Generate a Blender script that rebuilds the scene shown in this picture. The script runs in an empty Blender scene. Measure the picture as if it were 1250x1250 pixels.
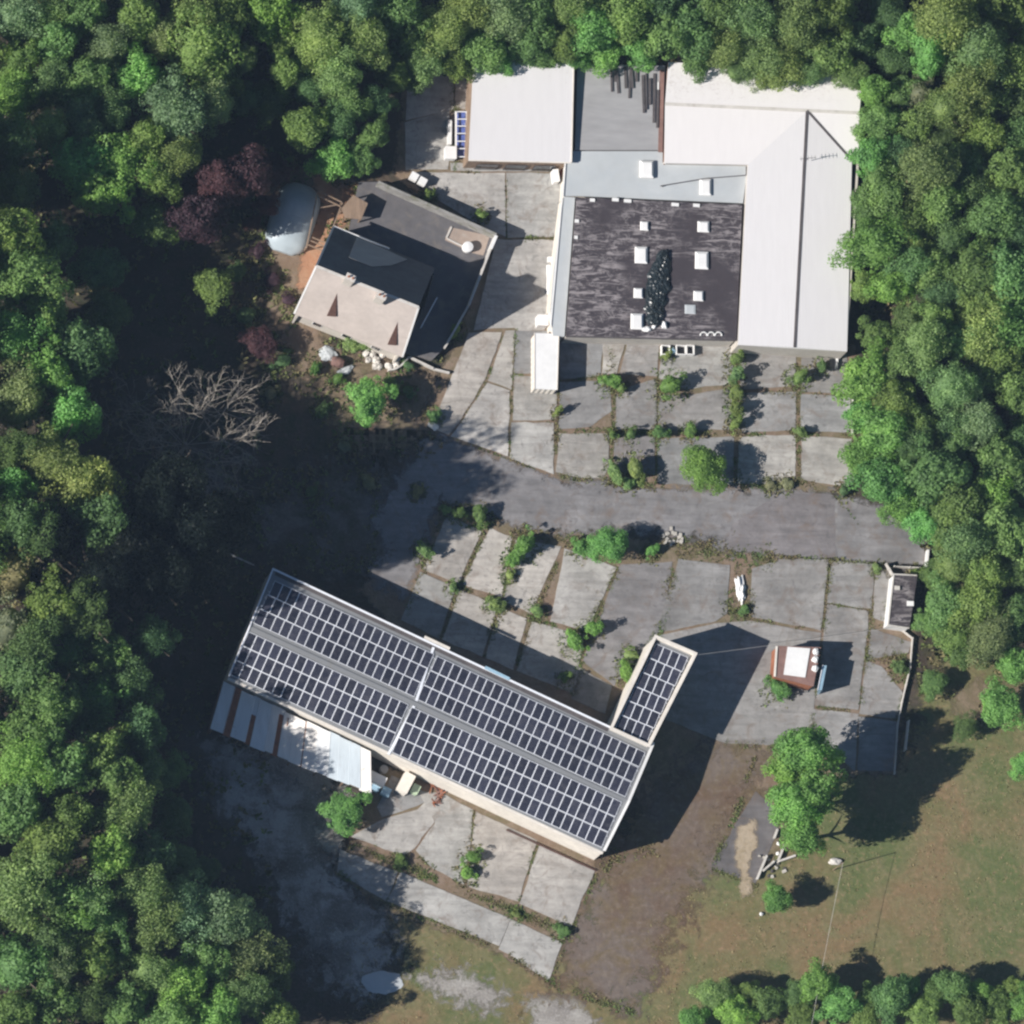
import bpy, bmesh, math, random
import numpy as np
from mathutils import Vector, Matrix, noise
from mathutils.geometry import tessellate_polygon

scene = bpy.context.scene
COL = scene.collection
R = math.radians

# ------------------------------------------------------------------ camera
D = 1000.0                      # a satellite looks from far away through a long lens
FW = 112.5                      # metres across the frame at the ground
LEAN = (1.9 / 11.11, 2.2 / 11.11)
cdir = Vector((-LEAN[0], -LEAN[1], 1)).normalized()
CAMP = cdir * D
fwd = -cdir
rgt = fwd.cross(Vector((0, 1, 0))).normalized()
upv = rgt.cross(fwd).normalized()
cam_d = bpy.data.cameras.new('camera')
cam = bpy.data.objects.new('camera', cam_d)
COL.objects.link(cam)
cam.matrix_world = Matrix.Translation(CAMP) @ Matrix((rgt, upv, -fwd)).transposed().to_4x4()
cam_d.sensor_width = 36
cam_d.lens = 36 * D / FW
cam_d.clip_start = 10
cam_d.clip_end = 5000
scene.camera = cam

# ------------------------------------------------------------------ sky, sun, exposure
to_sun = Vector((-14.8, -4.5, 11.11)).normalized()
world = bpy.data.worlds.new('World')
scene.world = world
world.use_nodes = True
wn = world.node_tree
sky = wn.nodes.new('ShaderNodeTexSky')
sky.sky_type = 'NISHITA'
sky.sun_disc = False
sky.sun_elevation = math.asin(to_sun.z)
sky.sun_rotation = math.atan2(to_sun.x, to_sun.y)
sky.air_density = 1.0
sky.dust_density = 0.1
sky.ozone_density = 3.5
wn.links.new(sky.outputs[0], wn.nodes['Background'].inputs[0])
wn.nodes['Background'].inputs[1].default_value = 0.05
sun_d = bpy.data.lights.new('sun', 'SUN')
sun_d.energy = 5.0
sun_d.angle = R(0.5)
sun_d.color = (1.0, 0.955, 0.905)
sun = bpy.data.objects.new('sun', sun_d)
sun.rotation_euler = to_sun.to_track_quat('Z', 'Y').to_euler()
sun.location = to_sun * 200
COL.objects.link(sun)
scene.view_settings.view_transform = 'Standard'
scene.view_settings.look = 'None'
scene.view_settings.gamma = 1
scene.view_settings.use_curve_mapping = False
scene.view_settings.exposure = 0.52
scene.cycles.filter_width = 2.4          # the softness of the satellite's optics
scene.cycles.max_bounces = 6


def W(px, py, z=0.0):
    """photo pixel + height above ground -> world point"""
    d = fwd * D + rgt * ((px - 625) / 1250 * FW) + upv * (-(py - 625) / 1250 * FW)
    t = (z - CAMP.z) / d.z
    return CAMP + d * t


# ------------------------------------------------------------------ materials
def nmat(name):
    m = bpy.data.materials.new(name)
    m.use_nodes = True
    nt = m.node_tree
    return m, nt, nt.nodes['Principled BSDF']


class NB:
    """small node helper"""
    def __init__(s, nt):
        s.nt = nt

    def n(s, t, **k):
        nd = s.nt.nodes.new(t)
        for a, b in k.items():
            setattr(nd, a, b)
        return nd

    def l(s, a, b):
        s.nt.links.new(a, b)

    def coords(s, kind='pos', scale=(1, 1, 1), rnd=False, rot=0.0):
        if kind == 'pos':
            o = s.n('ShaderNodeNewGeometry').outputs['Position']
        else:
            o = s.n('ShaderNodeTexCoord').outputs['Object']
        if rnd:
            oi = s.n('ShaderNodeObjectInfo')
            mu = s.n('ShaderNodeVectorMath', operation='MULTIPLY_ADD')
            cb = s.n('ShaderNodeCombineXYZ')
            for i in range(3):
                s.l(oi.outputs['Random'], cb.inputs[i])
            s.l(cb.outputs[0], mu.inputs[0])
            mu.inputs[1].default_value = (91, 57, 33)
            s.l(o, mu.inputs[2])
            o = mu.outputs[0]
        mp = s.n('ShaderNodeMapping')
        mp.inputs['Rotation'].default_value = (0, 0, rot)
        mp.inputs['Scale'].default_value = scale
        s.l(o, mp.inputs[0])
        return mp.outputs[0]

    def noise(s, co, scale, detail=4, rough=0.6, dist=0.0):
        nd = s.n('ShaderNodeTexNoise')
        nd.inputs['Scale'].default_value = scale
        nd.inputs['Detail'].default_value = detail
        nd.inputs['Roughness'].default_value = rough
        nd.inputs['Distortion'].default_value = dist
        s.l(co, nd.inputs['Vector'])
        return nd.outputs['Fac']

    def ramp(s, f, lo, hi, a=0.0, b=1.0):
        nd = s.n('ShaderNodeMapRange')
        nd.inputs[1].default_value = lo
        nd.inputs[2].default_value = hi
        nd.inputs[3].default_value = a
        nd.inputs[4].default_value = b
        s.l(f, nd.inputs[0])
        return nd.outputs[0]

    def mix(s, f, a, b, mode='MIX'):
        nd = s.n('ShaderNodeMix', data_type='RGBA', blend_type=mode)
        for sock, v in ((nd.inputs[0], f), (nd.inputs[6], a), (nd.inputs[7], b)):
            if hasattr(v, 'links'):
                s.l(v, sock)
            elif isinstance(v, (int, float)):
                sock.default_value = v
            else:
                sock.default_value = (*v[:3], 1)
        return nd.outputs[2]

    def scale_col(s, c, f):
        """colour times factor socket"""
        nd = s.n('ShaderNodeVectorMath', operation='SCALE')
        if hasattr(c, 'links'):
            s.l(c, nd.inputs[0])
        else:
            nd.inputs[0].default_value = c[:3]
        s.l(f, nd.inputs['Scale'])
        return nd.outputs[0]

    def math(s, op, a, b):
        nd = s.n('ShaderNodeMath', operation=op)
        for sock, v in ((nd.inputs[0], a), (nd.inputs[1], b)):
            if hasattr(v, 'links'):
                s.l(v, sock)
            else:
                sock.default_value = v
        return nd.outputs[0]

    def bump(s, h, bsdf, strength=0.3, dist=0.05):
        nd = s.n('ShaderNodeBump')
        nd.inputs['Strength'].default_value = strength
        nd.inputs['Distance'].default_value = dist
        s.l(h, nd.inputs['Height'])
        s.l(nd.outputs[0], bsdf.inputs['Normal'])


def simple(name, col, rough=0.8, var=0.25, scale=2.0, dirt=None, dirt_lo=0.55, dirt_hi=0.75,
           stretch=(1, 1, 1), rot=0.0, metallic=0.0, spec=0.3, bump=0.2, kind='pos', objcol=False):
    m, nt, b = nmat(name)
    h = NB(nt)
    co = h.coords(kind, stretch, rnd=objcol, rot=rot)
    n1 = h.noise(co, scale, 6, 0.65)
    n2 = h.noise(co, scale * 0.22, 3, 0.55)
    f = h.math('MULTIPLY', h.ramp(n1, 0.25, 0.75, 1 - var, 1 + var), h.ramp(n2, 0.3, 0.7, 1 - var * .7, 1 + var * .7))
    base = h.n('ShaderNodeObjectInfo').outputs['Color'] if objcol else col
    c = h.scale_col(base, f)
    if dirt:
        n3 = h.noise(co, scale * 0.6, 7, 0.7, 0.6)
        c = h.mix(h.ramp(n3, dirt_lo, dirt_hi), c, dirt)
    h.l(c, b.inputs['Base Color'])
    b.inputs['Roughness'].default_value = rough
    b.inputs['Metallic'].default_value = metallic
    b.inputs['Specular IOR Level'].default_value = spec
    if bump:
        h.bump(n1, b, bump, 0.04)
    return m


def concrete_mat(name, cracks=True, streak_rot=0.0):
    m, nt, b = nmat(name)
    h = NB(nt)
    base = h.n('ShaderNodeObjectInfo').outputs['Color']
    co = h.coords('pos', (1, 1, 1), rnd=True)
    big = h.noise(co, 0.22, 4, 0.6, 0.5)
    mid = h.noise(co, 1.1, 6, 0.7, 0.3)
    fine = h.noise(co, 9, 3, 0.7)
    st = h.noise(h.coords('pos', (0.18, 1.6, 1), rnd=True, rot=streak_rot), 1.0, 5, 0.65, 0.4)
    f = h.math('MULTIPLY', h.ramp(big, 0.3, 0.7, 0.74, 1.2), h.ramp(mid, 0.25, 0.75, 0.80, 1.15))
    f = h.math('MULTIPLY', f, h.ramp(fine, 0.2, 0.8, 0.93, 1.07))
    f = h.math('MULTIPLY', f, h.ramp(st, 0.3, 0.7, 0.80, 1.16))
    c = h.scale_col(base, f)
    # brown weathering, pale wear
    w = h.noise(co, 0.5, 7, 0.72, 0.8)
    w2 = h.noise(co, 0.9, 6, 0.7, 1.5)
    c = h.mix(h.ramp(w2, 0.57, 0.66, 0, 0.4), c, (0.075, 0.07, 0.07))
    c = h.mix(h.ramp(w, 0.52, 0.70, 0, 0.62), c, (0.16, 0.115, 0.085))
    if cracks:
        v = h.n('ShaderNodeTexVoronoi', feature='DISTANCE_TO_EDGE')
        v.inputs['Scale'].default_value = 0.22
        wv = h.n('ShaderNodeVectorMath', operation='ADD')
        nc = h.n('ShaderNodeTexNoise')
        nc.inputs['Scale'].default_value = 0.5
        nc.inputs['Detail'].default_value = 5
        h.l(co, nc.inputs['Vector'])
        h.l(co, wv.inputs[0])
        h.l(nc.outputs['Color'], wv.inputs[1])
        h.l(wv.outputs[0], v.inputs['Vector'])
        k = h.ramp(v.outputs['Distance'], 0.0, 0.010, 0.30, 0)
        k = h.math('MULTIPLY', k, h.ramp(big, 0.42, 0.56))
        c = h.mix(k, c, (0.09, 0.07, 0.05))
    h.l(c, b.inputs['Base Color'])
    b.inputs['Roughness'].default_value = 0.9
    b.inputs['Specular IOR Level'].default_value = 0.2
    h.bump(h.math('ADD', mid, fine), b, 0.25, 0.02)
    return m


def ground_mat(name, cols, scales=(0.08, 0.5, 3.0), rough=0.95, bump=0.5):
    """cols: 4 colours mixed by layered noise"""
    m, nt, b = nmat(name)
    h = NB(nt)
    co = h.coords('pos')
    a = h.noise(co, scales[0], 5, 0.6, 0.5)
    bb = h.noise(co, scales[1], 7, 0.7, 0.6)
    cc = h.noise(co, scales[2], 5, 0.7)
    c = h.mix(h.ramp(a, 0.42, 0.58), cols[0], cols[1])
    c = h.mix(h.ramp(bb, 0.45, 0.66), c, cols[2])
    c = h.mix(h.ramp(cc, 0.55, 0.75), c, cols[3])
    c = h.scale_col(c, h.ramp(cc, 0.25, 0.75, 0.75, 1.25))
    h.l(c, b.inputs['Base Color'])
    b.inputs['Roughness'].default_value = rough
    b.inputs['Specular IOR Level'].default_value = 0.1
    h.bump(h.math('ADD', cc, bb), b, bump, 0.12)
    return m


def leaf_mat(name):
    m, nt, b = nmat(name)
    h = NB(nt)
    oi = h.n('ShaderNodeObjectInfo')
    co = h.coords('obj', rnd=True)
    n1 = h.noise(co, 2.2, 3, 0.6)
    n2 = h.noise(co, 14, 2, 0.6)
    f = h.math('MULTIPLY', h.ramp(n1, 0.3, 0.7, 0.72, 1.3), h.ramp(n2, 0.25, 0.75, 0.6, 1.45))
    c = h.scale_col(oi.outputs['Color'], f)
    warm = h.mix(h.ramp(n1, 0.45, 0.7, 0, 0.35), c, h.mix(1.0, c, (1.3, 1.08, 0.8), 'MULTIPLY'))
    h.l(warm, b.inputs['Base Color'])
    b.inputs['Roughness'].default_value = 0.55
    b.inputs['Specular IOR Level'].default_value = 0.25
    tr = h.n('ShaderNodeBsdfTranslucent')
    h.l(h.mix(1.0, warm, (1.0, 1.15, 0.6), 'MULTIPLY'), tr.inputs[0])
    mx = h.n('ShaderNodeMixShader')
    mx.inputs[0].default_value = 0.48
    h.l(b.outputs[0], mx.inputs[1])
    h.l(tr.outputs[0], mx.inputs[2])
    h.l(mx.outputs[0], nt.nodes['Material Output'].inputs[0])
    return m


def weed_mat(name, ca, cb, cd):
    m, nt, b = nmat(name)
    h = NB(nt)
    co = h.coords('pos')
    a = h.noise(co, 0.28, 4, 0.6)
    d = h.noise(co, 2.5, 3, 0.6)
    c = h.mix(h.ramp(a, 0.40, 0.58), ca, cb)
    c = h.mix(h.ramp(d, 0.45, 0.65), c, cd)
    h.l(c, b.inputs['Base Color'])
    b.inputs['Roughness'].default_value = 0.8
    b.inputs['Specular IOR Level'].default_value = 0.15
    return m


def felt_mat():
    m, nt, b = nmat('roof_felt')
    h = NB(nt)
    co = h.coords('pos')
    lap = h.noise(h.coords('pos', (0.42, 1.9, 1), rot=R(-2)), 1.0, 6, 0.74, 1.1)
    spot = h.noise(co, 1.3, 7, 0.75, 1.0)
    area = h.noise(co, 0.16, 2, 0.5, 0.2)
    sep = h.n('ShaderNodeSeparateXYZ')
    h.l(co, sep.inputs[0])
    side = h.ramp(sep.outputs[0], W(700, 330).x, W(800, 330).x, 0.16, -0.04)   # wear is heaviest on the west and north edges
    north = h.ramp(sep.outputs[1], W(800, 330).y, W(800, 260).y, -0.02, 0.14)
    area = h.math('ADD', area, h.math('MAXIMUM', side, north))
    k = h.math('MULTIPLY', h.ramp(lap, 0.49, 0.60), h.ramp(area, 0.45, 0.60))
    k2 = h.math('MULTIPLY', h.ramp(spot, 0.52, 0.62), h.ramp(area, 0.44, 0.62))
    c = h.mix(h.noise(co, 0.8, 5, 0.7), (0.036, 0.030, 0.034), (0.066, 0.055, 0.060))
    c = h.mix(h.math('MULTIPLY', k, 0.85), c, (0.30, 0.27, 0.27))
    c = h.mix(h.math('MULTIPLY', k2, 0.7), c, (0.25, 0.225, 0.225))
    h.l(c, b.inputs['Base Color'])
    b.inputs['Roughness'].default_value = 0.8
    b.inputs['Specular IOR Level'].default_value = 0.25
    h.bump(lap, b, 0.4, 0.05)
    return m


def corrugated(name, col, rust=None, lo=0.6, hi=0.72, pitch=5.5, ang=0.0, rough=0.5, objcol=False):
    m, nt, b = nmat(name)
    h = NB(nt)
    co = h.coords('pos', rot=ang)
    wv = h.n('ShaderNodeTexWave', wave_type='BANDS', bands_direction='X')
    wv.inputs['Scale'].default_value = pitch / (2 * math.pi) * 2
    h.l(co, wv.inputs['Vector'])
    n1 = h.noise(h.coords('pos', (2.0, 0.3, 1), rot=ang), 0.9, 6, 0.7)
    base = h.n('ShaderNodeObjectInfo').outputs['Color'] if objcol else col
    c = h.scale_col(base, h.ramp(n1, 0.25, 0.75, 0.85, 1.1) if objcol else h.ramp(n1, 0.25, 0.75, 0.965, 1.03))
    if rust:
        n2 = h.noise(co, 0.9, 7, 0.75, 0.8)
        c = h.mix(h.ramp(n2, lo, hi), c, rust)
    h.l(c, b.inputs['Base Color'])
    b.inputs['Roughness'].default_value = rough
    b.inputs['Specular IOR Level'].default_value = 0.3
    h.bump(wv.outputs['Color'], b, 0.5 if objcol else 0.12, 0.03)
    return m


def panel_mat():
    m, nt, b = nmat('solar_cells')
    h = NB(nt)
    oi = h.n('ShaderNodeObjectInfo')
    tc = h.n('ShaderNodeTexCoord').outputs['Object']
    br = h.n('ShaderNodeTexBrick')
    br.offset = 0.0
    br.inputs['Scale'].default_value = 6.2
    br.inputs['Brick Width'].default_value = 1.0
    br.inputs['Row Height'].default_value = 1.0
    br.inputs['Mortar Size'].default_value = 0.03
    br.inputs['Color1'].default_value = (0.020, 0.021, 0.034, 1)
    br.inputs['Color2'].default_value = (0.027, 0.028, 0.043, 1)
    br.inputs['Mortar'].default_value = (0.10, 0.10, 0.12, 1)
    h.l(tc, br.inputs['Vector'])
    c = h.scale_col(br.outputs['Color'], h.ramp(oi.outputs['Random'], 0, 1, 0.75, 1.35))
    c = h.mix(h.ramp(h.noise(h.coords('obj', rnd=True), 1.6, 3, 0.6), 0.45, 0.75, 0, 0.16), c, (0.22, 0.21, 0.21))
    h.l(c, b.inputs['Base Color'])
    b.inputs['Roughness'].default_value = 0.22
    b.inputs['Specular IOR Level'].default_value = 0.5
    return m


M = {}
M['forest_floor'] = ground_mat('forest_floor', [(0.055, 0.043, 0.032), (0.075, 0.060, 0.046), (0.040, 0.046, 0.026), (0.10, 0.085, 0.068)])
M['dry_grass'] = ground_mat('dry_grass', [(0.185, 0.134, 0.072), (0.105, 0.126, 0.050), (0.165, 0.150, 0.076), (0.235, 0.150, 0.095)], (0.10, 0.30, 1.7))
M['soil'] = ground_mat('soil', [(0.19, 0.135, 0.095), (0.15, 0.125, 0.075), (0.24, 0.18, 0.135), (0.12, 0.11, 0.06)], (0.15, 0.8, 4))
M['pale_gravel'] = ground_mat('pale_gravel', [(0.36, 0.34, 0.31), (0.24, 0.22, 0.20), (0.30, 0.28, 0.25), (0.42, 0.40, 0.37)], (0.2, 0.7, 4))
M['worn'] = ground_mat('worn_ground', [(0.135, 0.122, 0.112), (0.075, 0.062, 0.05), (0.055, 0.06, 0.035), (0.15, 0.135, 0.125)], (0.2, 0.5, 3))
M['sand'] = ground_mat('sand', [(0.36, 0.29, 0.21), (0.30, 0.24, 0.16), (0.40, 0.33, 0.25), (0.24, 0.18, 0.12)], (0.2, 0.9, 4))
M['gravel'] = ground_mat('gravel', [(0.36, 0.34, 0.32), (0.16, 0.145, 0.13), (0.10, 0.085, 0.07), (0.40, 0.38, 0.36)], (0.16, 0.4, 4))
M['orange_earth'] = ground_mat('orange_earth', [(0.38, 0.20, 0.12), (0.33, 0.185, 0.115), (0.40, 0.25, 0.16), (0.26, 0.15, 0.09)], (0.2, 0.9, 5))
M['apron'] = ground_mat('apron', [(0.128, 0.088, 0.062), (0.150, 0.122, 0.104), (0.145, 0.108, 0.058), (0.17, 0.14, 0.115)], (0.10, 0.30, 1.6), bump=0.2)
M['concrete'] = concrete_mat('concrete', True, R(65))
M['asphalt'] = concrete_mat('asphalt', True, R(8))
M['white_metal'] = corrugated('white_metal', (0.625, 0.605, 0.60), None, pitch=3.0, rough=0.45)
M['white_dirty'] = corrugated('white_dirty', (0.69, 0.66, 0.645), (0.42, 0.35, 0.30), 0.62, 0.95, pitch=3.0, ang=R(90), rough=0.5)
M['white'] = simple('white_paint', (0.72, 0.71, 0.69), 0.5, 0.06, 1.5)
M['cream'] = simple('cream_render', (0.66, 0.61, 0.54), 0.8, 0.12, 1.2)
M['grey_roof'] = simple('grey_roof', (0.30, 0.295, 0.295), 0.7, 0.12, 0.9, dirt=(0.26, 0.25, 0.25), stretch=(0.4, 1.5, 1))
M['pale_roof'] = simple('pale_roof', (0.43, 0.45, 0.455), 0.6, 0.07, 0.6, dirt=(0.40, 0.43, 0.45), dirt_lo=0.5, dirt_hi=0.8)
M['felt'] = felt_mat()
M['solar_roof'] = corrugated('solar_roof', (0.21, 0.215, 0.22), (0.20, 0.19, 0.17), 0.56, 0.8, pitch=4, ang=R(25))
M['sheet'] = corrugated('roof_sheet', (0.6, 0.6, 0.6), (0.26, 0.14, 0.085), 0.60, 0.80, pitch=9, ang=R(25), objcol=True)
M['frame_metal'] = simple('pale_metal', (0.74, 0.76, 0.80), 0.45, 0.06, 3, bump=0)
M['cells'] = panel_mat()
M['slate'] = simple('house_slate', (0.44, 0.385, 0.35), 0.85, 0.09, 1.6, dirt=(0.36, 0.31, 0.285), dirt_lo=0.55, dirt_hi=0.8, stretch=(1, 1, 1))
M['shaded_slate'] = simple('shaded_slate', (0.11, 0.108, 0.115), 0.75, 0.2, 1.5)  # slate of the back slope with its shade put into the colour
M['grey_wall'] = simple('grey_wall', (0.26, 0.25, 0.235), 0.9, 0.25, 1.5, dirt=(0.14, 0.14, 0.09), dirt_lo=.5, dirt_hi=.65)
M['flat_felt'] = simple('flat_felt', (0.105, 0.10, 0.104), 0.85, 0.2, 0.9, dirt=(0.17, 0.15, 0.13), dirt_lo=0.5, dirt_hi=0.72)
M['brown_felt'] = simple('brown_felt', (0.30, 0.24, 0.20), 0.85, 0.15, 1.5, dirt=(0.36, 0.34, 0.31))
M['dark_brown'] = simple('dark_brown_plinth_and_shadow', (0.085, 0.045, 0.035), 0.8, 0.15, 3)
M['brick'] = simple('brick_brown', (0.22, 0.12, 0.075), 0.85, 0.2, 3)
M['house_wall'] = simple('house_wall', (0.50, 0.46, 0.41), 0.85, 0.12, 2)
M['rust'] = simple('rust', (0.27, 0.105, 0.055), 0.85, 0.3, 2.5)
M['brown_metal'] = simple('brown_metal', (0.21, 0.125, 0.105), 0.7, 0.2, 1.5)
M['dark'] = simple('dark_paint', (0.035, 0.033, 0.035), 0.6, 0.2, 2)
M['glass'] = simple('dark_glass', (0.02, 0.022, 0.028), 0.08, 0.1, 1, spec=0.5, bump=0)
M['tarp_black'] = simple('black_plastic', (0.016, 0.022, 0.024), 0.28, 0.3, 2, spec=0.5)
M['blue'] = simple('blue_plastic', (0.10, 0.14, 0.38), 0.5, 0.35, 3, dirt=(0.45, 0.50, 0.62), dirt_lo=0.56, dirt_hi=0.66)
M['light_blue'] = simple('light_blue_plastic', (0.28, 0.42, 0.52), 0.5, 0.15, 3)
M['green_plastic'] = simple('green_plastic', (0.42, 0.52, 0.36), 0.5, 0.12, 3)
M['wood'] = simple('weathered_wood', (0.24, 0.17, 0.12), 0.85, 0.25, 3, stretch=(4, 0.6, 1))
M['dark_wood'] = simple('dark_wood', (0.085, 0.075, 0.075), 0.85, 0.25, 3)
M['pale_concrete'] = simple('pale_concrete', (0.52, 0.49, 0.45), 0.9, 0.15, 2, dirt=(0.3, 0.26, 0.2))
M['dome'] = simple('dome_sheet', (0.33, 0.38, 0.41), 0.3, 0.12, 0.9, dirt=(0.50, 0.50, 0.49), dirt_lo=0.60, dirt_hi=0.8, spec=0.5)
M['stone'] = simple('pale_stone', (0.45, 0.42, 0.37), 0.9, 0.25, 2)
M['bark'] = simple('bark', (0.10, 0.08, 0.06), 0.9, 0.3, 4, kind='obj')
M['dead_bark'] = simple('dead_bark', (0.27, 0.24, 0.205), 0.9, 0.25, 3)
M['leaf'] = leaf_mat('leaf')
M['weed'] = weed_mat('weed', (0.11, 0.17, 0.05), (0.19, 0.15, 0.08), (0.15, 0.16, 0.06))
M['tuft'] = weed_mat('dry_tuft', (0.26, 0.21, 0.11), (0.17, 0.19, 0.08), (0.27, 0.22, 0.12))

# ------------------------------------------------------------------ object helpers
def tag(o, label=None, cat=None, group=None, kind=None):
    if label: o['label'] = label
    if cat: o['category'] = cat
    if group: o['group'] = group
    if kind: o['kind'] = kind
    return o


def thing(name, loc, label, cat, group=None):
    o = bpy.data.objects.new(name, None)
    o.empty_display_size = 0.5
    o.location = loc
    COL.objects.link(o)
    return tag(o, label, cat, group)


def obj(name, verts, faces, mats, parent=None, color=None, midx=None, smooth=False):
    """mesh from world-space verts; under a parent the verts become local"""
    org = Vector(parent.get('_o', (0, 0, 0))) if False else (WORG(parent) if parent else Vector((0, 0, 0)))
    me = bpy.data.meshes.new(name)
    me.from_pydata([tuple(Vector(v) - org) for v in verts], [], faces)
    if not isinstance(mats, (list, tuple)):
        mats = [mats]
    for m in mats:
        me.materials.append(m)
    if midx is not None:
        me.polygons.foreach_set('material_index', midx)
    if smooth:
        me.polygons.foreach_set('use_smooth', [True] * len(me.polygons))
    me.update()
    o = bpy.data.objects.new(name, me)
    COL.objects.link(o)
    if parent:
        o.parent = parent
    if color:
        o.color = (*color, 1)
    return o


def WORG(o):
    v = Vector((0, 0, 0))
    while o is not None:
        v = v + Vector(o.location)
        o = o.parent
    return v


class MB:
    """mesh builder in world space"""
    def __init__(s):
        s.v, s.f, s.m = [], [], []

    def add(s, vs, fs, mi=0):
        b = len(s.v)
        s.v += [Vector(v) for v in vs]
        s.f += [tuple(i + b for i in f) for f in fs]
        s.m += [mi] * len(fs)

    def hexa(s, b4, t4, mi=0):
        s.add(list(b4) + list(t4), [(0, 1, 2, 3)[::-1], (4, 5, 6, 7), (0, 1, 5, 4), (1, 2, 6, 5), (2, 3, 7, 6), (3, 0, 4, 7)], mi)

    def box(s, c, size, ang=0.0, mi=0):
        x, y, z = size[0] / 2, size[1] / 2, size[2]
        ca, sa = math.cos(ang), math.sin(ang)
        pts = [(-x, -y), (x, -y), (x, y), (-x, y)]
        b = [Vector((c[0] + p[0] * ca - p[1] * sa, c[1] + p[0] * sa + p[1] * ca, c[2])) for p in pts]
        s.hexa(b, [p + Vector((0, 0, z)) for p in b], mi)

    def bar(s, a, b, w, hh, mi=0, up=Vector((0, 0, 1))):
        """rectangular bar from a to b, width w, its underside on the a-b line and height hh"""
        a, b = Vector(a), Vector(b)
        d = (b - a).normalized()
        sd = d.cross(up).normalized() * (w / 2)
        u = up * hh
        s.hexa([a - sd, b - sd, b + sd, a + sd][::-1], [a - sd + u, b - sd + u, b + sd + u, a + sd + u][::-1], mi)

    def tube(s, pts, rad, n=6, mi=0, cap=True):
        pts = [Vector(p) for p in pts]
        if not isinstance(rad, (list, tuple)):
            rad = [rad] * len(pts)
        rings = []
        for i, p in enumerate(pts):
            d = (pts[min(i + 1, len(pts) - 1)] - pts[max(i - 1, 0)]).normalized()
            a = d.orthogonal().normalized()
            bb = d.cross(a)
            rings.append([p + (a * math.cos(2 * math.pi * k / n) + bb * math.sin(2 * math.pi * k / n)) * rad[i] for k in range(n)])
        vs = [v for r in rings for v in r]
        fs = []
        for i in range(len(pts) - 1):
            for k in range(n):
                k2 = (k + 1) % n
                fs.append((i * n + k, i * n + k2, (i + 1) * n + k2, (i + 1) * n + k))
        if cap:
            fs.append(tuple(range(n))[::-1])
            fs.append(tuple((len(pts) - 1) * n + k for k in range(n)))
        s.add(vs, fs, mi)

    def lathe(s, c, prof, n=16, mi=0):
        """prof: list of (radius, z)"""
        vs, fs = [], []
        for r, z in prof:
            for k in range(n):
                a = 2 * math.pi * k / n
                vs.append((c[0] + r * math.cos(a), c[1] + r * math.sin(a), c[2] + z))
        for i in range(len(prof) - 1):
            for k in range(n):
                k2 = (k + 1) % n
                fs.append((i * n + k, i * n + k2, (i + 1) * n + k2, (i + 1) * n + k))
        fs.append(tuple((len(prof) - 1) * n + k for k in range(n)))
        s.add(vs, fs, mi)

    def prism(s, poly, z0, z1, mi=0, bottom=False):
        """poly: list of (x,y); z1 may be a list of heights per vertex"""
        n = len(poly)
        area = sum(poly[i][0] * poly[(i + 1) % n][1] - poly[(i + 1) % n][0] * poly[i][1] for i in range(n))
        zs = list(z1) if isinstance(z1, (list, tuple)) else [z1] * n
        pl = list(poly)
        if area < 0:
            pl = pl[::-1]
            zs = zs[::-1]
        top = [Vector((p[0], p[1], zs[i])) for i, p in enumerate(pl)]
        bot = [Vector((p[0], p[1], z0)) for p in pl]
        s.add(bot + top, [(i, (i + 1) % n, n + (i + 1) % n, n + i) for i in range(n)], mi)
        b = len(s.v) - n
        for t in tessellate_polygon([[Vector((v.x, v.y, 0)) for v in top]]):
            a, bb, c = [top[i] for i in t]
            if (bb - a).cross(c - a).z < 0:
                t = t[::-1]
            s.f.append(tuple(b + i for i in t))
            s.m.append(mi)

    def make(s, name, mats, parent=None, color=None, smooth=False):
        return obj(name, s.v, s.f, mats, parent, color, s.m, smooth)


def pxy(pts, z=0.0):
    return [W(p[0], p[1], z).xy for p in pts]


def organic(poly, step=1.0, amp=0.35, seed=0):
    """resample a world polygon and make its outline irregular"""
    out = []
    n = len(poly)
    for i in range(n):
        a, b = Vector(poly[i]), Vector(poly[(i + 1) % n])
        L = (b - a).length
        k = max(1, int(L / step))
        for j in range(k):
            p = a.lerp(b, j / k)
            q = Vector((p.x * 0.5 + seed * 7.3, p.y * 0.5, seed))
            d = Vector((noise.noise(q), noise.noise(q + Vector((40, 9, 3)))))
            d += 0.5 * Vector((noise.noise(q * 3), noise.noise(q * 3 + Vector((11, 5, 7)))))
            out.append(p + d * amp)
    return out


def sheet(name, poly, z, mat, step=1.0, amp=0.3, seed=0, color=None, parent=None, kind='structure'):
    pl = organic(poly, step, amp, seed) if amp else [Vector(p) for p in poly]
    vs = [Vector((p.x, p.y, z)) for p in pl]
    fs = []
    for t in tessellate_polygon([[Vector((v.x, v.y, 0)) for v in vs]]):
        a, b, c = [vs[i] for i in t]
        if (b - a).cross(c - a).z < 0:
            t = t[::-1]
        fs.append(tuple(t))
    o = obj(name, vs, fs, mat, parent, color)
    if kind and not parent:
        o['kind'] = kind
    return o


def seg_dist(p, a, b):
    d = b - a
    t = max(0, min(1, (p - a).dot(d) / max(1e-9, d.dot(d))))
    return (p - (a + d * t)).length


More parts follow.
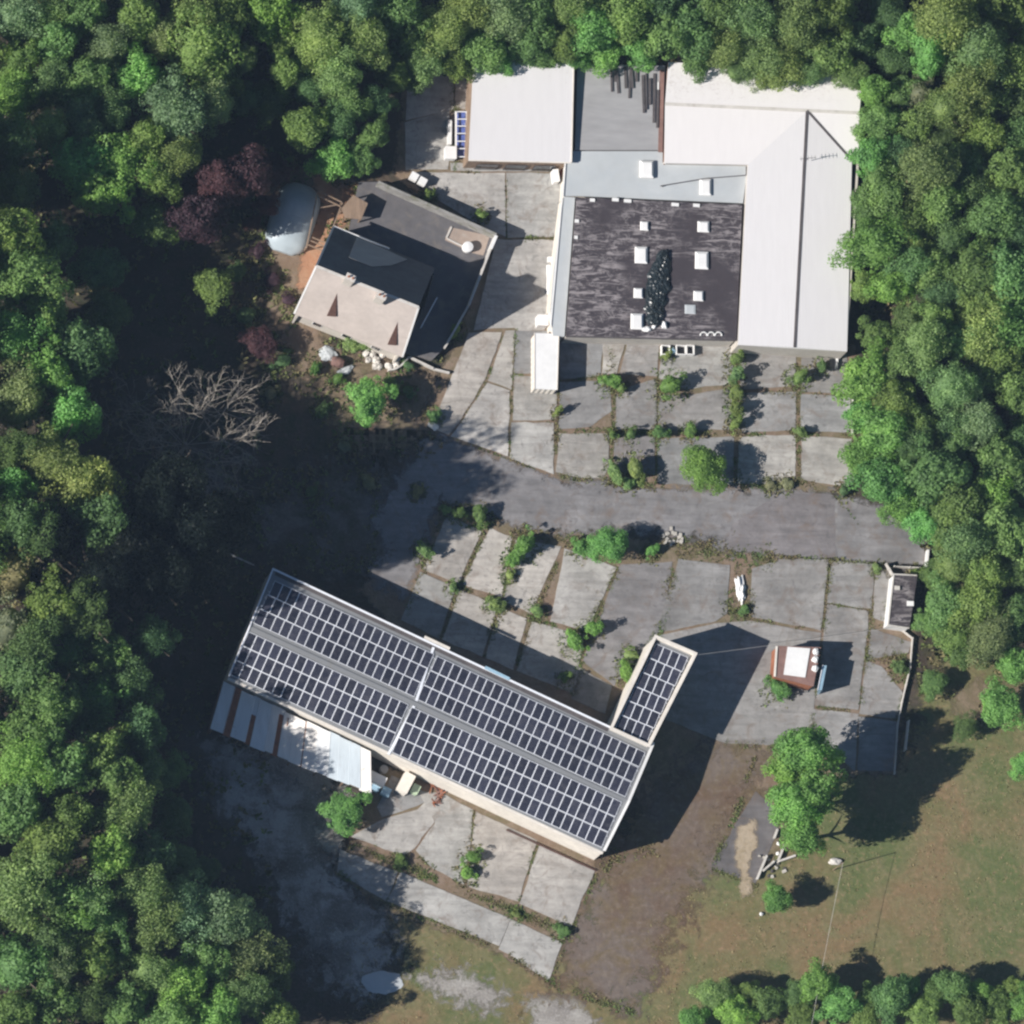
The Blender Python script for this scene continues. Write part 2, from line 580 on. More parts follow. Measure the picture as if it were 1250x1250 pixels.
def faded(mat):
    """the same ground material, thinning out raggedly where its 'edge' value falls to zero"""
    k = mat.name + '_fading'
    if k in bpy.data.materials:
        return bpy.data.materials[k]
    m = mat.copy()
    m.name = k
    nt = m.node_tree
    h = NB(nt)
    at = h.n('ShaderNodeAttribute', attribute_name='edge')
    co = h.coords('pos')
    n1 = h.noise(co, 0.7, 7, 0.72, 0.4)
    e = h.math('ADD', at.outputs['Fac'], h.math('MULTIPLY', h.math('SUBTRACT', n1, 0.5), 2.4))
    mx = h.n('ShaderNodeMixShader')
    h.l(h.ramp(e, 0.30, 0.70), mx.inputs[0])
    tr = h.n('ShaderNodeBsdfTransparent')
    h.l(tr.outputs[0], mx.inputs[1])
    h.l(nt.nodes['Principled BSDF'].outputs[0], mx.inputs[2])
    h.l(mx.outputs[0], nt.nodes['Material Output'].inputs[0])
    return m


def soft_sheet(name, poly, z, mat, fade=1.2, cell=0.7):
    """ground cover whose edge thins out over about 'fade' metres"""
    P = [Vector(p) for p in poly]
    x0, x1 = min(p.x for p in P) - fade, max(p.x for p in P) + fade
    y0, y1 = min(p.y for p in P) - fade, max(p.y for p in P) + fade
    nx, ny = int((x1 - x0) / cell) + 2, int((y1 - y0) / cell) + 2
    tup = [(p.x, p.y) for p in P]
    A = np.array(tup); B = np.roll(A, -1, 0); Dv = B - A
    L2 = (Dv ** 2).sum(1)
    gx, gy = np.meshgrid(x0 + np.arange(nx) * cell, y0 + np.arange(ny) * cell)
    G = np.stack([gx.ravel(), gy.ravel()], 1)
    dist = np.full(len(G), 1e9); ins = np.zeros(len(G), bool)
    for a, b, d, l2 in zip(A, B, Dv, L2):
        t = np.clip(((G - a) @ d) / l2, 0, 1)
        dist = np.minimum(dist, np.hypot(*(G - (a + t[:, None] * d)).T))
        if b[1] != a[1]:
            c = (a[1] > G[:, 1]) != (b[1] > G[:, 1])
            ins ^= c & (G[:, 0] < d[0] * (G[:, 1] - a[1]) / d[1] + a[0])
    sd = np.where(ins, dist, -dist)
    edge = np.clip(sd / fade * 0.5 + 0.5, -1, 2)
    keep = edge > -0.6
    idx = -np.ones(len(G), int)
    faces = []
    for j in range(ny - 1):
        for i in range(nx - 1):
            q = (j * nx + i, j * nx + i + 1, (j + 1) * nx + i + 1, (j + 1) * nx + i)
            if keep[list(q)].any():
                faces.append(q)
    used = sorted({v for f in faces for v in f})
    idx[used] = np.arange(len(used))
    o = obj(name, [(G[u, 0], G[u, 1], z) for u in used], [tuple(int(idx[v]) for v in f) for f in faces], faded(mat))
    at = o.data.attributes.new('edge', 'FLOAT', 'POINT')
    at.data.foreach_set('value', edge[used].astype(np.float32))
    o['kind'] = 'structure'
    return o


# ------------------------------------------------------------------ the setting: ground, grass, road, yards
sheet('ground', [(-400, -400), (400, -400), (400, 400), (-400, 400)], 0.0, M['forest_floor'], amp=0)
soft_sheet('dry_grass_field', pxy([(415, 1075), (471, 1103), (560, 1120), (690, 1040), (760, 1020), (850, 900), (930, 880), (1090, 930), (1130, 860), (1150, 790),
                         (1250, 800), (1340, 800), (1340, 1340), (400, 1340), (470, 1230), (500, 1170)]), 0.004, M['dry_grass'], 2.5, 0.9)
soft_sheet('gravel_track', pxy([(235, 900), (300, 905), (390, 950), (435, 960), (440, 1015), (400, 1060), (470, 1110), (480, 1170), (440, 1215), (390, 1190), (320, 1060), (270, 990)]),
      0.008, M['gravel'], 3.0, 0.7)
soft_sheet('garden_soil', pxy([(345, 200), (420, 210), (470, 225), (430, 320), (395, 420), (470, 440), (530, 455), (540, 500), (530, 540), (430, 560), (380, 470), (330, 400), (315, 300)]),
      0.008, M['soil'], 1.6, 0.7)
soft_sheet('garden_terrace', pxy([(378, 210), (412, 218), (436, 228), (424, 262), (398, 325), (380, 354), (362, 350), (374, 300), (392, 250)]),
      0.012, M['orange_earth'], 0.6, 0.4)
soft_sheet('dirt_patch', pxy([(1160, 845), (1200, 832), (1240, 838), (1225, 885), (1170, 880)]), 0.010, M['soil'], 1.5, 0.7)
soft_sheet('worn_ground', pxy([(310, 610), (380, 560), (470, 565), (500, 600), (485, 715), (420, 705), (350, 695), (300, 660)]), 0.008, M['worn'], 3.5)
soft_sheet('pale_ground', pxy([(318, 922), (350, 912), (402, 940), (412, 962), (380, 968), (340, 948)]), 0.012, M['pale_gravel'], 1.6, 0.5)
soft_sheet('pale_ground', pxy([(385, 1010), (425, 1016), (430, 1034), (412, 1044), (388, 1030)]), 0.012, M['pale_gravel'], 1.4, 0.5)
soft_sheet('pale_ground', pxy([(395, 1135), (440, 1128), (450, 1142), (405, 1150)]), 0.012, M['pale_gravel'], 1.4, 0.5)
soft_sheet('pale_ground', pxy([(505, 1190), (560, 1185), (620, 1215), (600, 1235), (540, 1215)]), 0.012, M['pale_gravel'], 2.0, 0.5)
soft_sheet('pale_ground', pxy([(640, 1225), (700, 1218), (740, 1260), (660, 1270)]), 0.012, M['pale_gravel'], 1.6, 0.5)
soft_sheet('pale_ground', pxy([(170, 560), (240, 545), (300, 575), (260, 620), (190, 610)]), 0.006, M['worn'], 3.5)
yard_n = soft_sheet('north_yard', pxy([(494, 80), (580, 82), (690, 190), (690, 405), (900, 405), (1044, 420), (1046, 600), (940, 606), (700, 596), (545, 545), (508, 520), (545, 440), (600, 300), (480, 215)]),
               0.012, M['soil'], 0.6, 0.6)
yard_s = soft_sheet('south_yard', pxy([(525, 610), (640, 640), (760, 655), (890, 670), (1090, 690), (1117, 780), (1100, 860), (1094, 945), (1000, 950), (940, 1060),
                                  (868, 1062), (790, 1000), (735, 905), (480, 770), (440, 720)]), 0.016, M['soil'], 0.6, 0.6)
yard_w = soft_sheet('south_west_yard', pxy([(425, 1012), (470, 935), (560, 960), (745, 1055), (735, 1075), (672, 1200), (600, 1160), (470, 1108), (408, 1066)]),
               0.012, M['soil'], 0.6, 0.6)
road = soft_sheet('road', pxy([(478, 668), (452, 640), (486, 578), (520, 532), (551, 535), (621, 563), (676, 583), (707, 588), (829, 596), (940, 597), (1040, 605), (1085, 625),
                          (1128, 662), (1133, 692), (1020, 684), (955, 680), (885, 673), (868, 660), (820, 652), (740, 648), (690, 650), (640, 646), (600, 632), (560, 618), (535, 612),
                          (518, 660), (505, 705), (492, 728), (470, 716), (446, 698)]), 0.020, M['asphalt'], 1.3, 0.5)
road.color = (0.205, 0.197, 0.197, 1)
sheet('road_patch', pxy([(893, 640), (935, 612), (965, 600), (1019, 604), (1020, 681), (955, 678), (888, 671)]), 0.024, M['asphalt'], 0.9, 0.12, 11,
      color=(0.195, 0.18, 0.18), parent=road)
sheet('road_patch', pxy([(1022, 606), (1083, 627), (1126, 663), (1131, 689), (1022, 681)]), 0.024, M['asphalt'], 0.9, 0.12, 12,
      color=(0.208, 0.20, 0.20), parent=road)
soft_sheet('tarmac_apron', pxy([(731, 1066), (745, 1030), (790, 965), (885, 900), (945, 915), (925, 965), (895, 1000), (868, 1062), (835, 1110), (800, 1193), (775, 1234), (735, 1222), (671, 1198)]),
      0.020, M['apron'], 3.4, 0.7)

soft_sheet('sand_spill', pxy([(903, 1008), (921, 1002), (924, 1030), (914, 1052), (917, 1092), (905, 1098), (901, 1060), (897, 1036)]), 0.095, M['sand'], 0.5, 0.3)
random.seed(5)
LIGHT, WARM, MID, DARK, DIM = (0.345, 0.335, 0.32), (0.385, 0.365, 0.345), (0.255, 0.25, 0.248), (0.19, 0.183, 0.186), (0.155, 0.146, 0.15)


def slab(poly, parent, col, k=1.0):
    j = random.uniform(0.86, 1.12) * k
    tw = random.uniform(-.015, .03)
    c = (col[0] * j * (1 + tw), col[1] * j, col[2] * j * (.98 - tw))
    q = pxy(poly)
    cc = sum(q, Vector((0, 0))) / len(q)
    q = [p + (p - cc).normalized() * 0.15 for p in q]
    pl = organic(q, 0.7, 0.13, random.random() * 50)
    z0 = 0.0
    zt = 0.065 + random.uniform(-0.012, 0.015)
    mb = MB()
    mb.prism(pl, z0, zt)
    return mb.make('concrete_slab', M['concrete'], parent, c)


for poly, c in [
    ([(499, 95), (552, 92), (552, 132), (497, 146)], LIGHT), ([(556, 92), (577, 95), (576, 134), (556, 130)], WARM),
    ([(495, 150), (548, 136), (546, 206), (496, 206)], LIGHT), ([(552, 200), (616, 200), (616, 209), (552, 209)], LIGHT), ([(620, 200), (690, 200), (690, 209), (620, 209)], LIGHT),
    ([(505, 211), (615, 212), (616, 288), (575, 268), (530, 240)], WARM), ([(619, 212), (689, 213), (687, 287), (620, 289)], LIGHT),
    ([(606, 294), (686, 294), (676, 372), (664, 402), (633, 402), (628, 398), (580, 402)], WARM),
    ([(617, 405), (628, 405), (624, 474), (597, 463)], LIGHT), ([(572, 408), (611, 407), (592, 461), (561, 514), (548, 529), (528, 521), (540, 490)], WARM),
    ([(595, 468), (621, 478), (619, 556), (552, 532), (564, 516)], WARM),
    ([(631, 405), (679, 405), (680, 455), (628, 455)], MID), ([(628, 460), (679, 463), (678, 512), (627, 512)], LIGHT), ([(626, 517), (675, 517), (675, 577), (624, 559)], LIGHT),
    ([(684, 410), (735, 413), (732, 457), (684, 462)], MID), ([(738, 413), (764, 414), (752, 455), (736, 456)], LIGHT),
    ([(684, 468), (742, 466), (744, 502), (720, 520), (684, 523)], MID), ([(683, 531), (742, 530), (742, 568), (735, 583), (706, 581), (680, 576)], LIGHT),
    ([(769, 414), (803, 416), (801, 458), (757, 455)], MID), ([(754, 478), (800, 464), (800, 522), (751, 524)], MID), ([(751, 534), (798, 534), (798, 578), (751, 574)], DARK),
    ([(808, 424), (893, 420), (893, 468), (838, 474), (806, 462)], LIGHT), ([(806, 482), (836, 484), (893, 474), (891, 524), (804, 524)], MID), ([(804, 536), (894, 534), (894, 590), (804, 590)], MID),
    ([(905, 424), (970, 426), (970, 470), (904, 475)], MID), ([(904, 480), (970, 480), (970, 525), (903, 527)], MID), ([(903, 534), (970, 532), (970, 584), (945, 589), (902, 590)], LIGHT),
    ([(979, 426), (1032, 428), (1038, 480), (979, 476)], MID), ([(979, 482), (1037, 486), (1036, 527), (979, 526)], MID), ([(979, 534), (1038, 536), (1040, 594), (979, 585)], LIGHT),
]:
    slab(poly, yard_n, c)
for poly, c in [
    ([(546, 630), (586, 650), (559, 711), (518, 694)], WARM), ([(598, 646), (624, 657), (612, 728), (566, 712)], WARM),
    ([(630, 660), (684, 668), (647, 748), (616, 733)], WARM), ([(690, 671), (751, 694), (717, 769), (673, 757)], WARM),
    ([(757, 690), (820, 688), (806, 768), (786, 792), (750, 836), (713, 806)], DARK),
    ([(514, 700), (555, 718), (535, 778), (490, 756)], LIGHT), ([(562, 722), (606, 740), (588, 800), (541, 780)], WARM), ([(611, 744), (642, 756), (626, 816), (594, 802)], WARM),
    ([(650, 760), (712, 776), (700, 846), (632, 818)], WARM), ([(706, 815), (745, 838), (738, 870), (700, 852)], MID),
    ([(830, 684), (890, 692), (885, 749), (873, 757), (800, 772)], MID), ([(920, 695), (955, 684), (1010, 684), (1001, 768), (916, 752)], MID),
    ([(1016, 686), (1066, 690), (1063, 743), (1011, 735)], MID), ([(1010, 740), (1060, 748), (1047, 865), (995, 860)], MID),
    ([(1070, 692), (1086, 696), (1081, 758), (1066, 752)], MID), ([(1065, 768), (1112, 784), (1107, 797), (1060, 804)], MID),
    ([(1059, 808), (1076, 815), (1100, 845), (1095, 877), (1050, 871)], MID), ([(994, 867), (1046, 872), (1043, 940), (992, 896)], MID),
    ([(795, 778), (873, 763), (914, 759), (1000, 774), (989, 895), (937, 909), (885, 906), (800, 872)], MID),
    ([(1050, 876), (1096, 882), (1090, 940), (1048, 940)], MID), ([(922, 967), (944, 988), (949, 1013), (922, 1078), (868, 1057)], DIM),
]:
    slab(poly, yard_s, c)
for poly, c in [
    ([(462, 985), (478, 948), (506, 962), (530, 972), (505, 984), (468, 997)], MID), ([(430, 1021), (470, 1000), (508, 990), (524, 975), (528, 1004), (505, 1034), (494, 1043)], WARM), ([(512, 968), (538, 969), (577, 990), (566, 1078), (528, 1058), (508, 1037), (532, 1006)], LIGHT),
    ([(581, 992), (654, 1026), (632, 1099), (571, 1081)], WARM), ([(659, 1032), (724, 1064), (696, 1130), (636, 1102)], WARM),
    ([(416, 1038), (484, 1065), (471, 1099), (413, 1064)], LIGHT), ([(491, 1066), (621, 1122), (608, 1154), (474, 1100)], LIGHT), ([(625, 1123), (684, 1152), (669, 1195), (611, 1158)], LIGHT),
]:
    slab(poly, yard_w, c)

SHRUBS = [
    (818, 470, 20, 'C', 3.0), (745, 465, 13, 'C', 2.4), (758, 474, 10, 'A', 2), (776, 572, 19, 'B', 3.2), (750, 576, 14, 'B', 2), (768, 590, 10, 'B', 1.5), (708, 668, 14, 'C', 2.2), (642, 664, 17, 'C', 2.6), (628, 682, 13, 'C', 2), (622, 702, 9, 'B', 1.2), (586, 630, 14, 'A', 2.2), (562, 626, 11, 'A', 1.5),
    (544, 622, 8, 'A', 1.2), (518, 672, 12, 'B', 2.2), (605, 738, 13, 'B', 1.8), (655, 745, 11, 'B', 1.6), (553, 717, 9, 'B', 1.4), (723, 767, 13, 'C', 2.2), (701, 784, 15, 'C', 2.2), (690, 826, 9, 'A', 1.8), (770, 800, 13, 'B', 1.6), (764, 822, 14, 'C', 2.2), (898, 438, 11, 'B', 2.2), (899, 458, 12, 'B', 2.6), (898, 478, 12, 'B', 2.6),
    (898, 498, 11, 'B', 2.4), (897, 518, 10, 'B', 2), (976, 460, 15, 'A', 2.8), (1003, 446, 9, 'D', 2), (770, 530, 10, 'A', 1.8), (807, 528, 11, 'A', 1.8), (842, 527, 11, 'A', 1.8), (748, 531, 8, 'A', 1.4), (976, 527, 8, 'B', 1.6), (795, 672, 10, 'C', 1.6), (950, 840, 17, 'C', 2.2), (1030, 599, 10, 'D', 1.4), (578, 1046, 14, 'C', 1.8), (570, 1066, 13, 'C', 1.6),
    (488, 1052, 11, 'A', 1), (686, 1136, 11, 'A', 1), (630, 1116, 8, 'B', .8), (815, 433, 8, 'B', 1.2), (681, 502, 7, 'B', 1.8), (588, 263, 10, 'A', 1.8), (524, 238, 9, 'A', 1.8), (556, 402, 11, 'A', 2), (436, 418, 19, 'B', 1.8), (412, 462, 11, 'C', 1.4), (385, 450, 9, 'C', 1.4), (498, 446, 9, 'D', 1.2), (530, 508, 11, 'A', 1.6),
    (1070, 694, 7, 'Y', 1), (1098, 815, 12, 'B', 1.4), (940, 592, 10, 'O', .7), (960, 590, 10, 'O', .7), (478, 470, 12, 'D', 1.4), (500, 480, 10, 'D', 1.4), (350, 200, 14, 'D', 2), (1120, 700, 10, 'A', 2), (908, 745, 8, 'A', .8), (450, 590, 12, 'O', 1), (510, 600, 10, 'O', 1), (380, 600, 12, 'D', 1.2), (560, 955, 5, 'O', .5),
    (332, 342, 16, 'P', 1.3), (316, 306, 14, 'P', 1.2), (352, 366, 12, 'P', 1.1), (308, 272, 13, 'P', 1.4), (300, 385, 18, 'D', 1.6), (345, 440, 15, 'D', 1.4), (395, 500, 12, 'D', 1.2), (330, 480, 13, 'O', 1.0), (420, 545, 13, 'O', .9), (290, 330, 16, 'D', 1.5),
    (1058, 845, 0, 'A', 0),
]
WEEDY = [(t[0] - 1.9 * t[4] * .5, t[1] + 2.2 * t[4] * .5, t[2]) for t in SHRUBS if t[2] > 0]
# weeds that fill the joints (countless: one object), and dry tufts in the field
rnd = random.Random(11)


class Tufts:
    def __init__(s):
        s.v, s.f = [], []

    def tuft(s, x, y, z, sz, n=6, h=1.0):
        for _ in range(n):
            a = rnd.uniform(0, 6.283)
            t = rnd.uniform(0.15, 0.9)
            d = Vector((math.cos(a), math.sin(a), 0))
            p = Vector((x, y, z)) + d * sz * rnd.uniform(0, 0.5)
            w = Vector((-d.y, d.x, 0)) * sz * rnd.uniform(0.14, 0.28)
            e = p + d * sz * t * rnd.uniform(0.5, 1.0) + Vector((0, 0, sz * h * rnd.uniform(0.25, 0.9)))
            b = len(s.v)
            s.v += [p - w, p + w, e + w * 0.6, e - w * 0.6]
            s.f.append((b, b + 1, b + 2, b + 3))


TW = Tufts()


def weedline(pts, width=0.3, dens=7, sz=0.15, patch=0.35):
    dens *= 2.2
    P = pxy(pts)
    for a, b in zip(P[:-1], P[1:]):
        L = (b - a).length
        nn = Vector((-(b - a).y, (b - a).x)).normalized()
        for _ in range(int(L * dens)):
            p = a.lerp(b, rnd.random()) + nn * rnd.gauss(0, width * 0.5)
            k = noise.noise(Vector((p.x * 0.35, p.y * 0.35, 3)))
            if k < patch - 0.55:
                continue
            TW.tuft(p.x, p.y, 0.02, sz * rnd.uniform(0.6, 1.5) * (1 + max(0, k) * 0.9), 5)


for pts, w, dn in [
    ([(629, 403), (624, 480), (621, 560)], 0.25, 6), ([(681, 478), (677, 579)], 0.35, 10), ([(627, 514), (678, 514)], 0.2, 5), ([(626, 458), (648, 458)], 0.2, 6),
    ([(615, 406), (593, 465), (562, 516)], 0.15, 3), ([(682, 464), (735, 460), (752, 458)], 0.3, 8), ([(682, 527), (745, 526), (800, 529), (893, 529)], 0.4, 10), ([(740, 413), (752, 462), (747, 530), (744, 580)], 0.3, 9),
    ([(803, 420), (803, 462), (802, 530), (801, 590)], 0.3, 7), ([(899, 424), (899, 532), (899, 592)], 0.7, 16), ([(974, 428), (974, 590)], 0.35, 9), ([(904, 478), (1036, 483)], 0.25, 6), ([(900, 530), (1038, 531)], 0.3, 8),
    ([(902, 592), (945, 592), (975, 588), (1040, 597)], 0.5, 12), ([(552, 535), (622, 561), (676, 581)], 0.15, 4), ([(680, 582), (735, 586), (760, 592), (800, 594)], 0.5, 12), ([(804, 594), (895, 594)], 0.25, 5),
    ([(640, 291), (688, 290)], 0.25, 14), ([(560, 210), (657, 211)], 0.12, 6), ([(618, 195), (618, 290)], 0.12, 4), ([(553, 90), (554, 210)], 0.4, 9), ([(556, 133), (577, 136)], 0.5, 14),
    ([(540, 622), (600, 640), (640, 650), (690, 660), (760, 680), (830, 680)], 0.9, 18), ([(540, 628), (516, 697), (492, 756)], 0.4, 9), ([(591, 650), (562, 715), (537, 780)], 0.3, 8), ([(626, 660), (612, 735), (590, 802)], 0.5, 14),
    ([(687, 670), (650, 755), (630, 815)], 0.3, 8), ([(754, 692), (714, 775), (700, 850)], 0.6, 16), ([(514, 698), (560, 716), (610, 738), (648, 755), (715, 775)], 0.45, 12),
    ([(825, 688), (803, 775), (790, 795), (755, 870)], 0.7, 18), ([(825, 675), (860, 668), (900, 680), (945, 685)], 1.4, 26), ([(895, 690), (889, 752), (912, 757)], 0.9, 14), ([(917, 690), (914, 755)], 0.6, 14),
    ([(915, 757), (1001, 771)], 0.4, 9), ([(1013, 685), (1005, 770), (992, 865), (990, 900)], 0.35, 10), ([(1010, 737), (1063, 745)], 0.2, 6), ([(1068, 690), (1062, 760), (1049, 868)], 0.3, 9),
    ([(994, 863), (1048, 869), (1098, 880)], 0.25, 7), ([(1058, 805), (1105, 800), (1108, 830)], 0.9, 14), ([(1084, 690), (1082, 765)], 0.5, 10), ([(885, 908), (940, 912), (990, 897)], 0.5, 9),
    ([(920, 925), (900, 990), (868, 1060)], 0.4, 12), ([(868, 1060), (925, 1082)], 0.4, 9), ([(425, 1032), (487, 1055), (600, 1100), (690, 1140)], 0.55, 22), ([(502, 1038), (535, 1062)], 0.3, 8), ([(578, 990), (568, 1080)], 0.2, 5),
    ([(656, 1030), (633, 1100)], 0.15, 4), ([(413, 1066), (472, 1103), (609, 1158), (670, 1198)], 0.4, 10), ([(728, 1066), (672, 1196)], 0.15, 5), ([(671, 1199), (735, 1224), (776, 1236)], 0.6, 12),
    ([(735, 1062), (760, 1040), (800, 1035)], 0.9, 12), ([(1043, 430), (1043, 600)], 0.4, 12), ([(1100, 780), (1108, 830), (1094, 880)], 0.5, 10), ([(890, 676), (1020, 684), (1085, 690)], 0.3, 8), ([(1020, 606), (1048, 640)], 0.2, 3)]:
    weedline(pts, w, dn)
for _ in range(2600):       # ground plants under the trees and in the garden, outside the paved yards
    px, py = rnd.choice([(rnd.uniform(320, 540), rnd.uniform(400, 560)), (rnd.uniform(340, 440), rnd.uniform(200, 400)), (rnd.uniform(1118, 1250), rnd.uniform(690, 900)), (rnd.uniform(200, 460), rnd.uniform(560, 700))])
    p = W(px, py)
    if noise.noise(Vector((p.x * 0.25, p.y * 0.25, 8))) > 0.02:
        TW.tuft(p.x, p.y, 0.01, rnd.uniform(0.2, 0.5), 6)
for x, y, r_ in WEEDY:
    for _ in range(int(r_ * 9)):
        a, q = rnd.uniform(0, 6.283), rnd.random() ** .6 * r_ * 1.35
        p = W(x + math.cos(a) * q, y + math.sin(a) * q * rnd.uniform(.7, 1.3))
        TW.tuft(p.x, p.y, 0.04, rnd.uniform(.12, .34), 5)
for _ in range(9000):       # undergrowth on the floor of the wood
    px, py = rnd.choice([(rnd.uniform(-40, 330), rnd.uniform(0, 1260)), (rnd.uniform(0, 1260), rnd.uniform(-20, 90)), (rnd.uniform(1125, 1270), rnd.uniform(0, 800)), (rnd.uniform(1050, 1270), rnd.uniform(0, 580))])
    p = W(px, py)
    TW.tuft(p.x, p.y, 0.0, rnd.uniform(.3, .9), 5, 1.3)
o = obj('weeds', TW.v, TW.f, M['weed'])
tag(o, kind='stuff')
TG = Tufts()
for _ in range(9000):
    px, py = rnd.uniform(420, 1260), rnd.uniform(860, 1260)
    inside = (px > 960 and py > 930 and (px - 960) * 0.3 + (py - 1060) > -110) or py > 1130 + max(0, (680 - px)) * 0.0 and (px > 790 or (px < 640 and py > 1140 + (px - 520) * 0.45)) or (1110 < px and py > 830) or (px > 830 and py > 1085)
    if not inside:
        continue
    p = W(px, py)
    if noise.noise(Vector((p.x * 0.2, p.y * 0.2, 1))) > -0.25:
        TG.tuft(p.x, p.y, 0.0, rnd.uniform(0.10, 0.24), 4, 0.7)
o = obj('grass_tufts', TG.v, TG.f, M['tuft'])
tag(o, kind='stuff')

# ------------------------------------------------------------------ buildings
def walls(parent, pts, mat, z0=0.0, name='wall'):
    """vertical walls, one object per side; pts are world points of the top edge in order"""
    n = len(pts)
    ctr = sum((Vector(p) for p in pts), Vector()) / n
    for i in range(n):
        a, b = Vector(pts[i]), Vector(pts[(i + 1) % n])
        d = (b - a)
        nn = Vector((d.y, -d.x, 0)).normalized()
        if nn.dot(ctr - a) > 0:
            nn = -nn
        t = nn * -0.2
        mb = MB()
        mb.hexa([Vector((a.x, a.y, z0)), Vector((b.x, b.y, z0)), Vector((b.x, b.y, z0)) + t, Vector((a.x, a.y, z0)) + t], [a, b, b + t, a + t])
        mb.make(name, mat, parent)


def slope(parent, pts, mat, th=0.12, name='roof', color=None, mats=None):
    """roof plane from world points (upper surface), thickness downward"""
    pts = [Vector(p) for p in pts]
    nn = (pts[1] - pts[0]).cross(pts[2] - pts[0]).normalized()
    if nn.z < 0:
        pts = pts[::-1]
    n = len(pts)
    low = [p - Vector((0, 0, th)) for p in pts]
    vs = pts + low
    fs = [tuple(range(n)), tuple(range(n, 2 * n))[::-1]] + [((i + 1) % n, i, n + i, n + (i + 1) % n) for i in range(n)]
    return obj(name, vs, fs, mat, parent, color)


def inset(pts, d):
    """shrink a convex polygon of world points toward its centre by about d metres"""
    c = sum((Vector(p) for p in pts), Vector()) / len(pts)
    return [Vector(p) + (c - Vector(p)).normalized() * d for p in pts]


def parapet(parent, pts, w, hh, mat, name='parapet'):
    for a, b in zip(pts[:-1], pts[1:]):
        a, b = Vector(a), Vector(b)
        e = (b - a).normalized() * (w * 0.5 - 0.003)
        mb = MB()
        mb.bar(a - e * 0.98, b - e, w, hh)
        mb.make(name, mat, parent)


def window(parent, a, b, zc, w, h, t, n_out, name='window', fm='white'):
    """a framed pane set on the wall line a-b at fraction t"""
    p = Vector(a).lerp(Vector(b), t)
    d = (Vector(b) - Vector(a))
    d.z = 0
    d.normalize()
    base = Vector((p.x, p.y, zc - h / 2)) + n_out * 0.02
    mb = MB()
    mb.hexa([base - d * w / 2, base + d * w / 2, base + d * w / 2 + n_out * 0.05, base - d * w / 2 + n_out * 0.05],
            [v + Vector((0, 0, h)) for v in (base - d * w / 2, base + d * w / 2, base + d * w / 2 + n_out * 0.05, base - d * w / 2 + n_out * 0.05)])
    f = mb.make(name, M[fm], parent)
    q = base + n_out * 0.053 + Vector((0, 0, 0.07))
    w2 = w - 0.14
    obj('pane', [q - d * w2 / 2, q + d * w2 / 2, q + d * w2 / 2 + Vector((0, 0, h - 0.14)), q - d * w2 / 2 + Vector((0, 0, h - 0.14))], [(0, 1, 2, 3)], M['glass'], f)
    return f


# --- long building under the solar panels
ZE, ZR, ZS = 6.0, 6.5, 5.85
b_n, b_w, b_e, b_s = W(333, 695, ZE), W(279, 826.5, ZS), W(796, 911, ZE), W(736.5, 1040, ZS)
r_w, r_e = W(304, 766, ZR), W(767, 979, ZR)
sol = thing('long_building', W(520, 880), 'long low building with a grey pitched roof carrying rows of solar panels', 'building')
cdn = (b_e - b_n); cdn.z = 0; cdn.normalize()
cdp = Vector((-cdn.y, cdn.x, 0))                     # points to the north-east side
for a, b in ((b_n, b_e), (b_s, b_w)):
    walls_pts = (a, b)
    d = b - a
    nn = Vector((d.y, -d.x, 0)).normalized()
    if nn.dot(W(520, 880) - a) > 0:
        nn = -nn
    mb = MB()
    a0, b0 = Vector((a.x, a.y, 0)), Vector((b.x, b.y, 0))
    t = nn * -0.25
    a1, b1 = a - Vector((0, 0, 0.13)), b - Vector((0, 0, 0.13))
    mb.hexa([a0, b0, b0 + t, a0 + t], [a1, b1, b1 + t, a1 + t])
    wl = mb.make('wall', M['cream'], sol)
    if nn.y > 0:
        for k in range(6):
            window(sol, a0, b0, 3.6, 2.2, 1.1, 0.12 + k * 0.13, nn)
for a, m_, b in ((b_n, r_w, b_w), (b_e, r_e, b_s)):
    g = []
    for p in (a, m_, b):
        g.append(Vector((p.x, p.y, 0)))
    q = [p - Vector((0, 0, 0.14)) for p in (a, m_, b)]
    ins = (W(520, 880) - a); ins.z = 0
    t = (cdn if ins.dot(cdn) > 0 else -cdn) * 0.25
    mb = MB()
    mb.add(g + q + [v + t for v in g + q], [(0, 1, 4, 3), (1, 2, 5, 4), (6, 9, 10, 7), (7, 10, 11, 8), (3, 4, 10, 9), (4, 5, 11, 10), (0, 3, 9, 6), (2, 8, 11, 5)])
    mb.make('gable_wall', M['cream'], sol)
slope(sol, [b_n, b_e, r_e, r_w], M['solar_roof'], 0.12, 'roof_slope')
slope(sol, [r_w, r_e, b_s, b_w], M['solar_roof'], 0.12, 'roof_slope')
mb = MB(); mb.bar(r_w + Vector((0, 0, .003)), r_e + Vector((0, 0, .003)), 0.45, 0.07); mb.make('ridge_cap', M['solar_roof'], sol)
mid_n, mid_s = W(529.5, 789, ZE), W(474, 921, ZS)
rr = W(507, 859, ZR)
up = Vector((0, 0, 0.005))
mb = MB(); mb.bar(mid_n.lerp(rr, 0.02) + up, rr.lerp(mid_n, .05) + up, 0.28, 0.12); mb.bar(rr.lerp(mid_s, .05) + up, mid_s + up, 0.28, 0.12); mb.make('expansion_joint', M['frame_metal'], sol)
